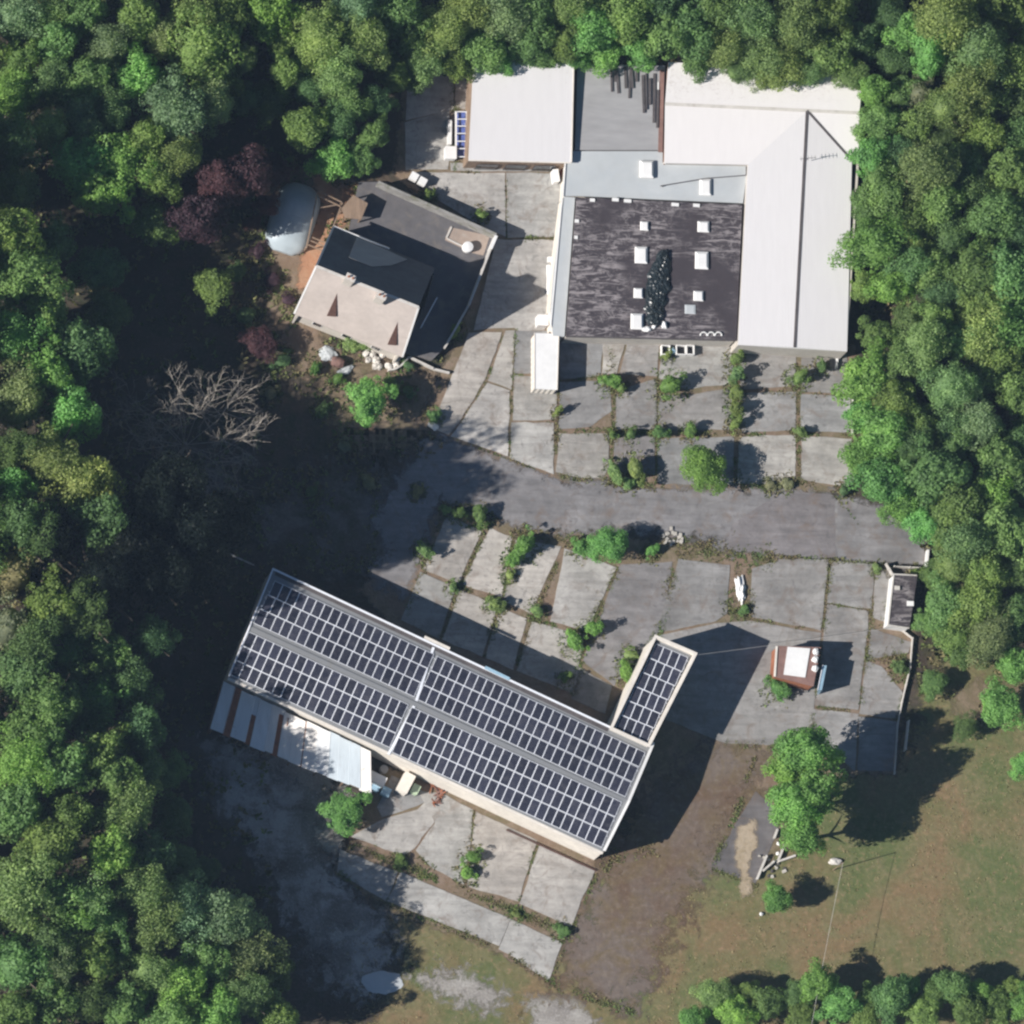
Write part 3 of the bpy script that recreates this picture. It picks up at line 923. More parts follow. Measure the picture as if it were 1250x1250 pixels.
# parapets and gutters along the outer edges
parapet(sol, [b_n + Vector((0, 0, .01)), W(746, 889, ZE + .01)], 0.18, 0.32, M['frame_metal'])
mb = MB(); mb.bar(W(336, 699.5, ZE + .03), W(742, 891, ZE + .03), 0.42, 0.06); mb.make('gutter', M['dark_wood'], sol)
mb = MB(); mb.bar(W(518, 777.5, ZE + .335), W(549, 792, ZE + .335), 0.32, 0.05); mb.make('parapet_flashing', M['cream'], sol)
mb = MB(); mb.bar(W(592, 814.5, ZE + .335), W(622, 829, ZE + .335), 0.34, 0.05); mb.make('parapet_flashing', M['light_blue'], sol)
parapet(sol, [b_n + Vector((0, 0, .02)), r_w + Vector((0, 0, .02)), b_w + Vector((0, 0, .02))], 0.16, 0.18, M['frame_metal'], 'verge_trim')
parapet(sol, [W(797, 908, ZE + .02), r_e + Vector((0, 0, .02)), b_s + Vector((0, 0, .02))], 0.28, 0.26, M['white'], 'verge_trim')
mb = MB(); mb.bar(b_w - cdp * 0.15 - Vector((0, 0, .1)), b_s - cdp * 0.15 - Vector((0, 0, .1)), 0.26, 0.12); mb.make('gutter', M['cream'], sol)
# low plinth at the foot of the south-west wall
mb = MB(); mb.bar(W(618, 1013), W(727, 1063), 0.14, 0.25); mb.make('plinth', M['dark_brown'], sol)
# the raised wing with its own parapet
ZT = 7.1
t4 = [W(800, 777, ZT), W(849, 798, ZT), W(792, 910, ZT), W(746, 889, ZT)]
walls(sol, t4, M['cream'], 0.0, 'wing_wall')
ti = [W(803, 782, ZT - .5), W(844, 800, ZT - .5), W(790, 904, ZT - .5), W(750, 886, ZT - .5)]
slope(sol, ti, M['solar_roof'], 0.12, 'wing_roof')
parapet(sol, [p + Vector((0, 0, .004)) for p in t4] + [t4[0] + Vector((0, 0, .004))], 0.32, 0.12, M['cream'], 'wing_parapet')


def solar_array(tl, tr, bl, br, cols, rows, label):
    """four world corners of the array, each panel an object"""
    org = (tl + tr + bl + br) / 4
    th = thing('solar_array', Vector((org.x, org.y, org.z)), label, 'solar panels', 'solar arrays on the long building')
    ux = (tr - tl); uy = (tl - bl)
    pw, ph = ux.length / cols, uy.length / rows
    ex = ux.normalized()
    ez = ex.cross(uy).normalized()
    ey = ez.cross(ex)
    rot = Matrix((ex, ey, ez)).transposed()
    w, hgt, fr, tk = pw * 0.988, ph * 0.993, 0.047, 0.045
    me = bpy.data.meshes.new('solar_panel')
    x, y = w / 2, hgt / 2
    xi, yi = x - fr, y - fr
    v = [(-x, -y, 0), (x, -y, 0), (x, y, 0), (-x, y, 0), (-x, -y, tk), (x, -y, tk), (x, y, tk), (-x, y, tk),
         (-xi, -yi, tk), (xi, -yi, tk), (xi, yi, tk), (-xi, yi, tk), (-xi, -yi, tk - .012), (xi, -yi, tk - .012), (xi, yi, tk - .012), (-xi, yi, tk - .012)]
    f = [(3, 2, 1, 0), (0, 1, 5, 4), (1, 2, 6, 5), (2, 3, 7, 6), (3, 0, 4, 7)]
    f += [(4, 5, 9, 8), (5, 6, 10, 9), (6, 7, 11, 10), (7, 4, 8, 11), (8, 9, 13, 12), (9, 10, 14, 13), (10, 11, 15, 14), (11, 8, 12, 15), (12, 13, 14, 15)]
    me.from_pydata(v, [], f)
    me.materials.append(M['frame_metal']); me.materials.append(M['cells'])
    me.polygons.foreach_set('material_index', [0] * 13 + [1])
    me.update()
    for r in range(rows):
        for c in range(cols):
            u, vv = (c + .5) / cols, (r + .5) / rows
            p = tl.lerp(tr, u).lerp(bl.lerp(br, u), vv)
            o = bpy.data.objects.new('solar_panel', me)
            o.parent = th
            jit = Matrix.Rotation(random.gauss(0, .004), 3, ex) @ Matrix.Rotation(random.gauss(0, .004), 3, ey)
            o.matrix_local = Matrix.Translation(p + ez * 0.10 - th.location) @ (jit @ rot).to_4x4()
            COL.objects.link(o)
    for r in range(rows):
        for k in (0.22, 0.78):
            a = tl.lerp(bl, (r + k) / rows); b = tr.lerp(br, (r + k) / rows)
            e = (b - a).normalized() * 0.12
            mb = MB(); mb.bar(a - e + ez * .045, b + e + ez * .045, 0.06, 0.05, up=ez); mb.make('mounting_rail', M['frame_metal'], th)


def roofz(side):     # heights for panel corners: (near eave, near ridge)
    return (ZE + 0.08, ZR - 0.05) if side == 'n' else (ZS + 0.06, ZR - 0.06)


ze, zr = roofz('n')
solar_array(W(336, 709.5, ze), W(530, 799, ze), W(308, 760.5, zr), W(505, 851, zr), 19, 3, 'solar array on the upper left quarter of the long roof')
solar_array(W(533.5, 801, ze), W(788, 918.5, ze), W(508.5, 854, zr), W(762.5, 973.5, zr), 25, 3, 'solar array on the upper right quarter of the long roof, below the wing')
zs, zr = roofz('s')
solar_array(W(303.5, 771, zr), W(498.5, 860, zr), W(280, 823.5, zs), W(475.5, 913, zs), 19, 3, 'solar array on the lower left quarter, above the rusty lean-to')
solar_array(W(502.5, 863, zr), W(759, 978.8, zr), W(478, 918.5, zs), W(734, 1035, zs), 25, 3, 'solar array on the lower right quarter, above the concrete yard')
zt = ZT - .49
solar_array(W(801, 786, zt), W(840.5, 803, zt), W(749.5, 890.5, zt), W(789, 906, zt), 4, 6, 'small solar array inside the parapet of the raised wing')

# --- lean-to with mismatched roof sheets
lt = thing('lean_to_shed', W(350, 900), 'open lean-to with mismatched white, grey and rusty roof sheets against the long building', 'shed')
LT = [W(274, 831, 3.9), W(452, 916, 3.9)]
LB = [W(257, 890, 3.0), W(453, 969, 3.0)]
sheets = [(0, .078, 'g'), (.078, .124, 'r'), (.124, .21, 'g'), (.21, .248, 'r2'), (.248, .333, 'g'), (.333, .379, 'w'), (.379, .418, 'r3'), (.418, .487, 'w'), (.487, .555, 'w'),
          (.555, .57, 'r'), (.57, .647, 'w'), (.647, .725, 'p'), (.725, .79, 'b'), (.79, .86, 'b'), (.86, .93, 'b'), (.93, 1.0, 'w')]
shc = {'g': (0.74, 0.76, 0.77), 'w': (0.78, 0.75, 0.71), 'p': (0.70, 0.71, 0.71), 'b': (0.50, 0.56, 0.60)}
for i, (t0, t1, k) in enumerate(sheets):
    zo = Vector((0, 0, 0.02 * (i % 3) + random.uniform(0, .015)))
    ov = 0.004
    a, b = LT[0].lerp(LT[1], t0 - ov), LT[0].lerp(LT[1], t1 + ov)
    c, d = LB[0].lerp(LB[1], t1 + ov), LB[0].lerp(LB[1], t0 - ov)
    j0, j1 = random.uniform(-.02, .02), random.uniform(-.03, .02)
    P = [a.lerp(d, j0 + .02), b.lerp(c, j0 + .02), c.lerp(b, j1), d.lerp(a, j1)]
    if k == 'r2':
        P[0], P[1] = P[0].lerp(P[3], .38), P[1].lerp(P[2], .38)
        slope(lt, [p - Vector((0, 0, .06)) for p in (a, b, c, d)], M['sheet'], .02, 'roof_sheet', shc['g'])
    if k == 'r3':
        P[0], P[1] = P[0].lerp(P[3], .12), P[1].lerp(P[2], .12)
        slope(lt, [p - Vector((0, 0, .06)) for p in (a, b, c, d)], M['sheet'], .02, 'roof_sheet', shc['w'])
        e = P[1].lerp(P[2], .3); g = LT[0].lerp(LT[1], t1 + .03).lerp(LB[0].lerp(LB[1], t1 + .03), .14); g2 = LT[0].lerp(LT[1], t1 + .03).lerp(LB[0].lerp(LB[1], t1 + .03), .30)
        o = slope(lt, [P[1] + zo, g + zo * 1.1 + Vector((0, 0, .07)), g2 + Vector((0, 0, .07)), e + zo], M['rust'], .02, 'roof_sheet'); o['label'] = 'short rusty patch'
    nseg = 8
    if k in ('r', 'r2', 'r3'):
        o = slope(lt, [p + zo for p in P], M['rust'], .02, 'roof_sheet'); o['label'] = 'rusty brown roof sheet'
    else:
        # corrugated: ridges run down the slope
        nw = max(4, int((P[1] - P[0]).length / 0.16) * 2)
        vs, fs = [], []
        for q in range(nw + 1):
            u = q / nw
            dz = Vector((0, 0, 0.035 if q % 2 else 0.0))
            vs += [P[0].lerp(P[1], u) + zo + dz, P[3].lerp(P[2], u) + zo + dz]
        for q in range(nw):
            fs.append((q * 2, q * 2 + 1, q * 2 + 3, q * 2 + 2))
        o = obj('roof_sheet', vs, fs, M['sheet'], lt, shc[k])
        if k == 'b': o['label'] = 'ribbed grey-blue roof sheet'
wpts = [LB[0] - Vector((0, 0, .12)), LB[1] - Vector((0, 0, .12))]
for t in np.linspace(0.01, 0.99, 7):
    p = wpts[0].lerp(wpts[1], t) + cdp * 0.15
    mb = MB(); mb.box((p.x, p.y, 0), (.14, .14, p.z - 0.12), R(-25)); mb.make('post', M['wood'], lt)
mb = MB(); mb.bar(wpts[0] + cdp * .15 - Vector((0, 0, .12)), wpts[1] + cdp * .15 - Vector((0, 0, .12)), .12, .12); mb.make('eave_beam', M['wood'], lt)
a0, c0 = LT[0] - Vector((0, 0, .1)), LB[0] - Vector((0, 0, .12))
mb = MB(); t_ = cdn * .08
mb.hexa([Vector((a0.x, a0.y, 0)), Vector((c0.x, c0.y, 0)), Vector((c0.x, c0.y, 0)) + t_, Vector((a0.x, a0.y, 0)) + t_], [a0, c0, c0 + t_, a0 + t_]); mb.make('end_wall', M['brown_metal'], lt)

# --- industrial hall, north
hall = thing('industrial_hall', W(860, 330), 'sprawling hall with white gabled wings around a dark felt flat roof', 'building')
E0, E1 = 4.4, 4.62
nwR0, nwR1 = W(812, 127, E1), W(1049, 138, E1)        # ridge of the north wing
jn = nwR0.lerp(nwR1, (985 - 812) / (1049 - 812))      # where the ridges meet
se = W(970, 424, E1)
nN0, nN1 = W(816, 76, E0), W(1054, 84, E0)
eS0, eS1 = W(811, 199, E0), W(913, 201, E0)
eW = W(901, 421, E0); eE = W(1034, 429, E0); eE1 = W(1040, 196, E0); eEn = W(1049, 196, E0)
slope(hall, [nN0, nN1, nwR1, nwR0], M['white_dirty'], .12, 'roof_slope')
slope(hall, [nwR0, jn, eS1, eS0], M['white_dirty'], .12, 'roof_slope')
slope(hall, [jn, nwR1, eEn, eE1], M['white_dirty'], .12, 'roof_slope')
slope(hall, [jn, eS1, eW, se], M['white_metal'], .12, 'roof_slope')
slope(hall, [jn, se, eE, eE1], M['white_metal'], .12, 'roof_slope')
mb = MB(); mb.bar(jn.lerp(se, .003) + Vector((0, 0, -.02)), se + Vector((0, 0, -.02)), .30, .09); mb.make('ridge_cap', M['dark_wood'], hall)
mb = MB(); mb.bar(jn + Vector((0, 0, -.01)), eE1 + Vector((0, 0, -.01)), .24, .08); mb.make('valley_gutter', M['dark_wood'], hall)
mb = MB(); mb.bar(nwR0 + Vector((0, 0, -.02)), nwR1 + Vector((0, 0, -.02)), .36, .06); mb.make('ridge_cap', M['pale_concrete'], hall)
dn = Vector((0, 0, .13))
for a, b in ((nN0, nN1), (nN1, eEn), (eEn, eE), (eE, eW), (eS0, nN0), (eW, eS1), (eS1, eS0)):
    mb = MB(); a, b = a - dn, b - dn
    d = b - a; nn = Vector((d.y, -d.x, 0)).normalized()
    t = nn * -.2 if nn.dot(W(960, 200) - a) < 0 else nn * .2
    mb.hexa([Vector((a.x, a.y, 0)), Vector((b.x, b.y, 0)), Vector((b.x, b.y, 0)) + t, Vector((a.x, a.y, 0)) + t], [a, b, b + t, a + t])
    wl = mb.make('wall', M['brick'] if (a - eS0).length < .5 else M['house_wall'], hall)
for a, r, b in ((eW, se, eE), (nN0, nwR0, eS0), (eEn, nwR1, nN1)):
    mb = MB(); q = [v - Vector((0, 0, .125)) for v in (a, r, b)]
    ins = (W(940, 230, E1) - r); ins.z = 0; t = ins.normalized() * .2
    mb.add(q + [v + t for v in q], [(0, 1, 2), (3, 5, 4), (0, 3, 4, 1), (1, 4, 5, 2), (2, 5, 3, 0)]); mb.make('gable', M['white'], hall)
# dark felt roof and pale flat strips (flat roofs)
def flat(poly, z, mat, name, th=.3, wall=None, up=0.0):
    P = [W(x, y, z) for x, y in poly]
    slope(hall, P, mat, th, name)
    if wall:
        mb = MB(); c = sum((p for p in P), Vector()) / len(P)
        mb.prism([(c + (p - c) * .985).xy for p in P], 0, z - th - .005); mb.make('wall', wall, hall)
flat([(704, 241), (906, 250), (899, 416), (691, 411)], 4.0, M['felt'], 'felt_roof', .3, M['house_wall'])
flat([(692, 184.5), (809, 184.5), (809, 199), (913, 201), (907, 248), (703, 239), (688, 239)], 3.6, M['pale_roof'], 'flat_roof', .25, M['cream'])
flat([(705, 78), (812, 80), (808, 183), (702, 183)], 3.75, M['grey_roof'], 'flat_roof', .25, M['house_wall'])
flat([(688, 240), (702, 241), (689, 411), (675, 409), (672, 380), (676, 330)], 3.2, M['pale_roof'], 'flat_roof', .2, M['cream'])
mb = MB(); mb.bar(W(690, 197, 3.62), W(687, 240, 3.62), .16, .12); mb.bar(W(686, 242, 3.22), W(672, 400, 3.22), .14, .1); mb.make('roof_edge_trim', M['white'], hall)
mb = MB(); mb.bar(W(692, 410.5, 4.01), W(899, 415.5, 4.01), .12, .06); mb.make('roof_edge_trim', M['dark_wood'], hall)
mb = MB(); mb.bar(W(808, 86, 3.76), W(806, 186, 3.76), .5, .08); mb.make('wall_flashing', M['brown_metal'], hall)
mb = MB(); mb.bar(W(803.5, 100, 3.86), W(803, 150, 3.86), .14, .06); mb.make('roof_edge_trim', M['white'], hall)
for x, y, w, h, z, hh, m_, lab in [(787, 275.5, 10, 11, 4.0, .35, 'white', None), (859, 276.5, 14, 13, 4.0, .35, 'white', None), (783, 311, 15, 20, 4.0, .4, 'white', None), (857, 317.5, 16, 21, 4.0, .4, 'white', None),
                            (779.5, 357.5, 11, 12, 4.0, .35, 'white', None), (853, 361, 12, 12, 4.0, .35, 'white', None), (778, 392, 15, 19, 4.0, .45, 'white', None), (842.5, 377.5, 13, 11, 4.0, .12, 'pale_roof', 'pale grey flat skylight'),
                            (790, 206, 17, 21, 3.6, .6, 'white', None), (861.5, 228, 14, 20, 3.6, .4, 'white', None)]:
    p = W(x, y, z + hh)
    mb = MB(); mb.box((p.x, p.y, z + .002), (w * .09, h * .09, hh * .6), R(-2))
    s_ = mb.make('skylight', M['pale_concrete'], hall)
    if lab: s_['label'] = lab
    mb = MB(); ww, h2 = w * .094, h * .094
    zb = z + hh * .6 + .003
    bs = [Vector((p.x + sx * ww / 2, p.y + sy * h2 / 2, zb)) for sx, sy in ((-1, -1), (1, -1), (1, 1), (-1, 1))]
    tp = [Vector((p.x + sx * ww * .33, p.y + sy * h2 * .36, zb + hh * .4)) for sx, sy in ((-1, -1), (1, -1), (1, 1), (-1, 1))]
    mb.hexa(bs, tp); mb.make('skylight_dome', M[m_], s_)
for x, y, w in [(723, 244.5, 6), (751, 244, 8), (766, 245.5, 9), (824, 250, 9), (850, 251, 8), (704, 270, 5), (703, 290, 4)]:
    p = W(x, y, 4.0)
    mb = MB(); mb.box((p.x, p.y, 4.003), (w * .09, .36, .16), R(-2)); mb.make('vent_and_shadow_wedge', M['white'], hall)
TL = Tufts()
for _ in range(1500):
    x, y = rnd.uniform(816, 1050), 84 + abs(rnd.gauss(0, 16)) + (8 if rnd.random() < .5 else 0)
    if y < 124:
        z_ = E0 + (E1 - E0) * (y - 78) / 52 + .03
        p = W(x, y, z_); TL.tuft(p.x, p.y, z_, rnd.uniform(.05, .12), 1, .1)
for _ in range(260):
    x, y = rnd.uniform(585, 700), 76 + abs(rnd.gauss(0, 12))
    if y < 110:
        z_ = 4.9 - (y - 72) / 126 * .5 + .03
        p = W(x, y, z_); TL.tuft(p.x, p.y, z_, rnd.uniform(.05, .10), 1, .1)
o = obj('fallen_leaves', TL.v, TL.f, M['wood']); tag(o, kind='stuff')
# windows on the south faces
for k in range(4):
    window(hall, W(901, 421, 0), W(1034, 429, 0), 2.2, 1.6, 1.2, .16 + k * .22, Vector((0, -1, 0)))

# --- white square-roofed building
sq = thing('flat_roofed_building', W(635, 150), 'square building with a plain white roof at the top of the concrete courtyard', 'building')
P = [W(578, 74, 4.9), W(700, 70, 4.9), W(697, 198, 4.4), W(572, 195, 4.4)]
slope(sq, P, M['white_metal'], .14, 'roof')
c = sum(P, Vector()) / 4
walls(sq, [(c + (p - c) * .985) - Vector((0, 0, .15)) for p in P], M['wood'])
mb = MB(); mb.bar(P[3] + Vector((0, -.05, -.12)), P[2] + Vector((0, -.05, -.12)), .14, .1); mb.make('gutter', M['cream'], sq)
mb = MB(); mb.bar(P[1] + Vector((.04, 0, -.05)), P[2] + Vector((.04, 0, -.05)), .12, .1); mb.make('verge_trim', M['cream'], sq)
for t in (.22, .5, .78):
    window(sq, Vector((P[3].x, P[3].y - .0, 0)) * 1.0, Vector((P[2].x, P[2].y, 0)), 1.3, 2.4, 2.4, t, Vector((0, -1, 0)), 'garage_door', 'dark_wood')

# --- house
house = thing('house', W(460, 360), 'pitched-roofed house with pale front slope and walled terrace', 'house')
HS, HRZ, HN = 4.2, 12.5, 4.4
h_eL, h_eR = W(359, 383, HS), W(491, 436, HS)
h_rL = W(386, 325, HRZ)
h_rR = h_rL + (h_eR - h_eL) * .94
h_nL = W(407, 277, HN)
h_nR = h_nL + (h_eR - h_eL) * .94
slope(house, [h_eL, h_eR, h_rR, h_rL], M['slate'], .16, 'roof_slope')
slope(house, [h_rL, h_rR, h_nR, h_nL], M['shaded_slate'], .16, 'roof_slope')
mb = MB(); mb.bar(h_rL - Vector((0, 0, .02)), h_rR - Vector((0, 0, .02)), .3, .1); mb.make('ridge_cap', M['pale_concrete'], house)
for a, b in ((h_eL, h_rL), (h_rL, h_nL), (h_eR, h_rR)):
    mb = MB(); mb.bar(a + Vector((0, 0, .01)), b + Vector((0, 0, .01)), .2, .1); mb.make('verge_trim', M['white'], house)
hd = (h_rR - h_rL).normalized()
hn = Vector((-hd.y, hd.x, 0))
mb = MB(); mb.bar(h_nL + hn * .08 - Vector((0, 0, .1)), h_nL.lerp(h_nR, .55) + hn * .08 - Vector((0, 0, .1)), .16, .1); mb.make('gutter', M['white'], house)
for a, r, b, s_ in ((h_eL, h_rL, h_nL, 1), (h_eR, h_rR, h_nR, -1)):
    g = [Vector((p.x, p.y, 0)) + hd * .35 * s_ for p in (a, b)] + [p + hd * .35 * s_ - Vector((0, 0, .17)) for p in (b, r, a)]
    mb = MB(); mb.add(g + [v + hd * .2 * s_ for v in g], [(0, 1, 2, 3, 4), (9, 8, 7, 6, 5), (0, 5, 6, 1), (1, 6, 7, 2), (4, 9, 5, 0)]); mb.make('gable_wall', M['house_wall'], house)
for a, b, s_ in ((h_eL, h_eR, 1), (h_nL, h_nR, -1)):
    a, b = a + hd * .6 + hn * .4 * s_, b - hd * .6 + hn * .4 * s_
    mb = MB(); t = hn * .2 * s_
    g = [Vector((p.x, p.y, 0)) for p in (a, b)]
    z_ = Vector((0, 0, -.05))
    mb.hexa([g[0], g[1], g[1] + t, g[0] + t], [a + z_, b + z_, b + z_ + t, a + z_ + t])
    mb.make('wall', M['house_wall'], house)
    for t_ in (.2, .5, .8):
        window(house, g[0], g[1], 2.2, 1.1, 1.3, t_, hn * -s_)
# dark wedges shaped and coloured as the shadows dormers cast on the front slope
slope_n = (h_eR - h_eL).cross(h_rL - h_eL).normalized()
if slope_n.z < 0: slope_n = -slope_n
def on_front(px, py):
    # intersect the viewing ray with the front roof plane
    d = (W(px, py, 0) - CAMP).normalized()
    t = (h_eL - CAMP).dot(slope_n) / d.dot(slope_n)
    return CAMP + d * t
upslope = (h_rL - h_eL); upslope -= hd * upslope.dot(hd); upslope.normalize()
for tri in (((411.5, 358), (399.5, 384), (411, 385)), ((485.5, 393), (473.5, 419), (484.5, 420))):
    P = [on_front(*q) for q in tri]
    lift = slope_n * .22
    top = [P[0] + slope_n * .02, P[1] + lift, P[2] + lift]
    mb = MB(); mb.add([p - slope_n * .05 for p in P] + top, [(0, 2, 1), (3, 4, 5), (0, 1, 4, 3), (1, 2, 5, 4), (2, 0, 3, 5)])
    dm = mb.make('vent_and_shadow_wedge', M['dark_brown'], house)
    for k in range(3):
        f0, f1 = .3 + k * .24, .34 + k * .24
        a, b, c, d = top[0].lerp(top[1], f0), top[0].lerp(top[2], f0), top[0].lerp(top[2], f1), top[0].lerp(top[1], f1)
        mb = MB(); mb.hexa([a, b, c, d], [q + slope_n * .03 for q in (a, b, c, d)]); mb.make('shadow_slat', M['dark_brown'], dm)
# lit patch of the back slope, painted as a paler grey plate
back_n = (h_nR - h_nL).cross(h_rL - h_nL).normalized()
if back_n.z < 0: back_n = -back_n
P = []
for q in ((435.7, 289.6), (497, 317.8), (477, 325), (453.6, 326.5), (425.4, 315)):
    d = (W(q[0], q[1], 0) - CAMP).normalized()
    P.append(CAMP + d * ((h_nL - CAMP).dot(back_n) / d.dot(back_n)) + back_n * .12)
slope(house, P, M['grey_roof'], .1, 'covering_and_lit_patch')
for px, py in ((428, 339), (466, 361)):
    p = W(px, py, HRZ + 1.6)
    mb = MB(); mb.box((p.x, p.y, HRZ - 1.2), (1.0, .62, 2.8), R(-24))
    ch = mb.make('chimney', M['house_wall'], house)
    mb = MB(); mb.box((p.x, p.y, HRZ + 1.603), (1.12, .74, .12), R(-24)); mb.make('chimney_cap', M['pale_concrete'], ch)
    for s_ in (-.25, .25):
        mb = MB(); q = Vector((p.x, p.y, HRZ + 1.725)) + hd * s_; mb.lathe(q, [(.13, 0), (.11, .3)], 8); mb.make('chimney_pot', M['rust'], ch)
# flat annex
AZ = 0.9
an = [W(438, 222, AZ), W(462, 222, AZ), W(606, 286, AZ), W(597, 314, AZ), W(573, 372, AZ), W(559, 396, AZ), W(543, 424, AZ), W(527, 440, AZ), W(492, 430, AZ), W(519, 372, AZ), W(530, 335, AZ), W(425, 285, AZ)]
mb = MB(); mb.prism([p.xy for p in an], AZ - .25, AZ); mb.make('terrace_deck', M['flat_felt'], house)
c = sum(an, Vector()) / len(an)
mb = MB(); mb.prism([(c + (p - c) * .985).xy for p in an], 0, AZ - .255); mb.make('terrace_base', M['house_wall'], house)
zz = Vector((0, 0, .004))
an1, an2, an4, an6 = (Vector((q.x, q.y, AZ)) for q in (W(462, 222, 2.8), W(606, 286, 2.8), W(573, 372, 2.4), W(543, 424, 1.8)))
mb = MB(); mb.bar(an1 + zz, an2 + zz, .26, 1.9); mb.make('terrace_wall', M['grey_wall'], house)
mb = MB(); mb.bar(an2 + zz - Vector((0, .15, 0)), an2.lerp(an4, .2) + zz, .3, 1.95); mb.make('terrace_wall', M['white'], house)
mb = MB(); mb.bar(an2.lerp(an4, .204) + zz, an4 + zz, .22, 1.5); mb.bar(an4 + zz, an6 + zz, .22, .9); mb.make('terrace_wall', M['pale_concrete'], house)
mb = MB(); mb.bar(W(551, 277, AZ) + zz, W(545, 290, AZ) + zz, .2, .15); mb.bar(W(545, 291, AZ) + zz, W(567, 302, AZ) + zz, .15, .1); mb.make('roof_upstand', M['pale_concrete'], house)
mb = MB(); mb.bar(W(533, 364, AZ) + zz, W(513, 401, AZ) + zz, .12, .5); mb.make('balustrade', M['frame_metal'], house)
# porch roof (brown flat) between terrace and annex
pr = [W(431, 238, 2.7), W(449, 248, 2.7), W(441, 268, 2.7), W(421, 266, 2.7), W(417, 254, 2.7)]
mb = MB(); mb.prism([p.xy for p in pr], 2.55, 2.7); mb.make('porch_roof', M['wood'], house)
for p in pr:
    mb = MB(); q = Vector((p.x, p.y, 0)).lerp(Vector((W(433, 255, 2.7).x, W(433, 255, 2.7).y, 0)), .1); mb.box((q.x, q.y, 0), (.14, .14, 2.54), R(-24)); mb.make('post', M['wood'], house)

# round white tank on annex roof
q = [W(549, 277, AZ + .012), W(598, 288, AZ + .012), W(590, 312, AZ + .012), W(577, 309, AZ + .012), W(543, 293, AZ + .012)]
mb = MB(); mb.prism([p.xy for p in q], AZ + .002, AZ + .012); mb.make('covering_and_lit_patch', M['brown_felt'], house)
p = W(571.5, 301, AZ + .8)
tk = thing('water_tank', Vector((p.x, p.y, AZ)), 'round white tank standing on the walled terrace of the house', 'tank')
mb = MB(); mb.lathe((p.x, p.y, AZ + .005), [(.56, 0), (.6, .1), (.6, .72), (.56, .78)], 20); mb.make('tank_body', M['white'], tk, smooth=False)
mb = MB(); mb.lathe((p.x, p.y, AZ + .788), [(.6, 0), (.56, .05), (.2, .12), (.05, .13)], 20); mb.make('lid', M['white'], tk)

# domed garden shelter west of the terrace
dom = thing('garden_shelter', W(350, 275), 'domed grey-blue shelter with rounded ends beside the orange terrace', 'shelter')
axis0, axis1 = W(371, 226, .6), W(345, 308, .6)
ax = (axis1 - axis0); L = ax.length; ax.normalize(); sx = Vector((ax.y, -ax.x, 0)) * -1
nseg, nth = 16, 12
for k in range(4):
    vs, fs = [], []
    for i in range(5):
        u = (k * 4 + i) / nseg
        e = abs(u - .5) * 2
        wid = 2.5 * (1 - max(0, e - .45) ** 2 * 2.2) ** .5 if e < 1.1 else .5
        if e > .85: wid *= 1 - (e - .85) * 1.6
        hgt = 1.9 * (1 - max(0, e - .35) ** 2 * 1.6)
        if i in (0, 4): wid *= .985; hgt *= .975
        for j in range(nth + 1):
            a = math.pi * j / nth
            p = axis0 + ax * (L * u) + sx * (wid * math.cos(a)) + Vector((0, 0, -.6 + .25 + hgt * math.sin(a) ** .8))
            vs.append(p)
    for i in range(4):
        for j in range(nth):
            q = i * (nth + 1) + j
            fs.append((q, q + 1, q + nth + 2, q + nth + 1))
    obj('roof_segment', vs, fs, M['dome'], dom, smooth=True)
    if k in (0, 3):
        rg = vs[:nth + 1] if k == 0 else vs[-(nth + 1):]
        obj('end_panel', rg, [tuple(range(nth + 1))], M['dome'], dom)
mb = MB()
for k in range(24):
    a0_, a1_ = 2 * math.pi * k / 24, 2 * math.pi * (k + 1) / 24
    cc = (axis0 + axis1) / 2
    f_ = lambda a: Vector((cc.x, cc.y, 0)) + ax * (math.cos(a) * L * .47) + sx * (math.sin(a) * 2.45)
    mb.bar(f_(a0_), f_(a1_), .12, .38)
mb.make('base_wall', M['pale_concrete'], dom)
# pergola beams over the terrace
pg = thing('pergola', W(400, 260), 'brown timber pergola beams over the orange terrace', 'pergola')
for a, b in (((388, 233), (417, 247)), ((390, 240), (415, 252)), ((391, 254), (412, 250)), ((381, 290), (398, 297)), ((379, 294), (396, 301)), ((376, 299), (393, 306))):
    mb = MB(); mb.bar(W(a[0], a[1], 2.3), W(b[0], b[1], 2.3), .13, .15); mb.make('beam', M['wood'], pg)
for a, b in (((388, 232), (374, 302)), ((418, 247), (394, 309))):
    mb = MB(); mb.bar(W(a[0], a[1], 2.14), W(b[0], b[1], 2.14), .13, .15); mb.make('cross_beam', M['wood'], pg)
    for q in (a, b):
        p = W(q[0], q[1], 2.1); mb = MB(); mb.box((p.x, p.y, 0), (.13, .13, 2.13)); mb.make('post', M['wood'], pg)

# garden walls by the house
gw = thing('garden_wall', W(497, 437), 'thin white curved garden wall below the house corner', 'wall')
cur = [(473, 453), (481, 452), (488, 448), (493, 443), (498, 437)]
mb = MB()
for a, b in zip(cur[:-1], cur[1:]): mb.bar(W(*a), W(*b), .18, .7)
mb.make('curved_wall', M['pale_concrete'], gw)
mb = MB(); mb.bar(W(499, 437), W(528, 451), .2, .7); mb.bar(W(528.3, 451.2), W(548, 456), .2, .5); mb.make('straight_wall', M['pale_concrete'], gw)

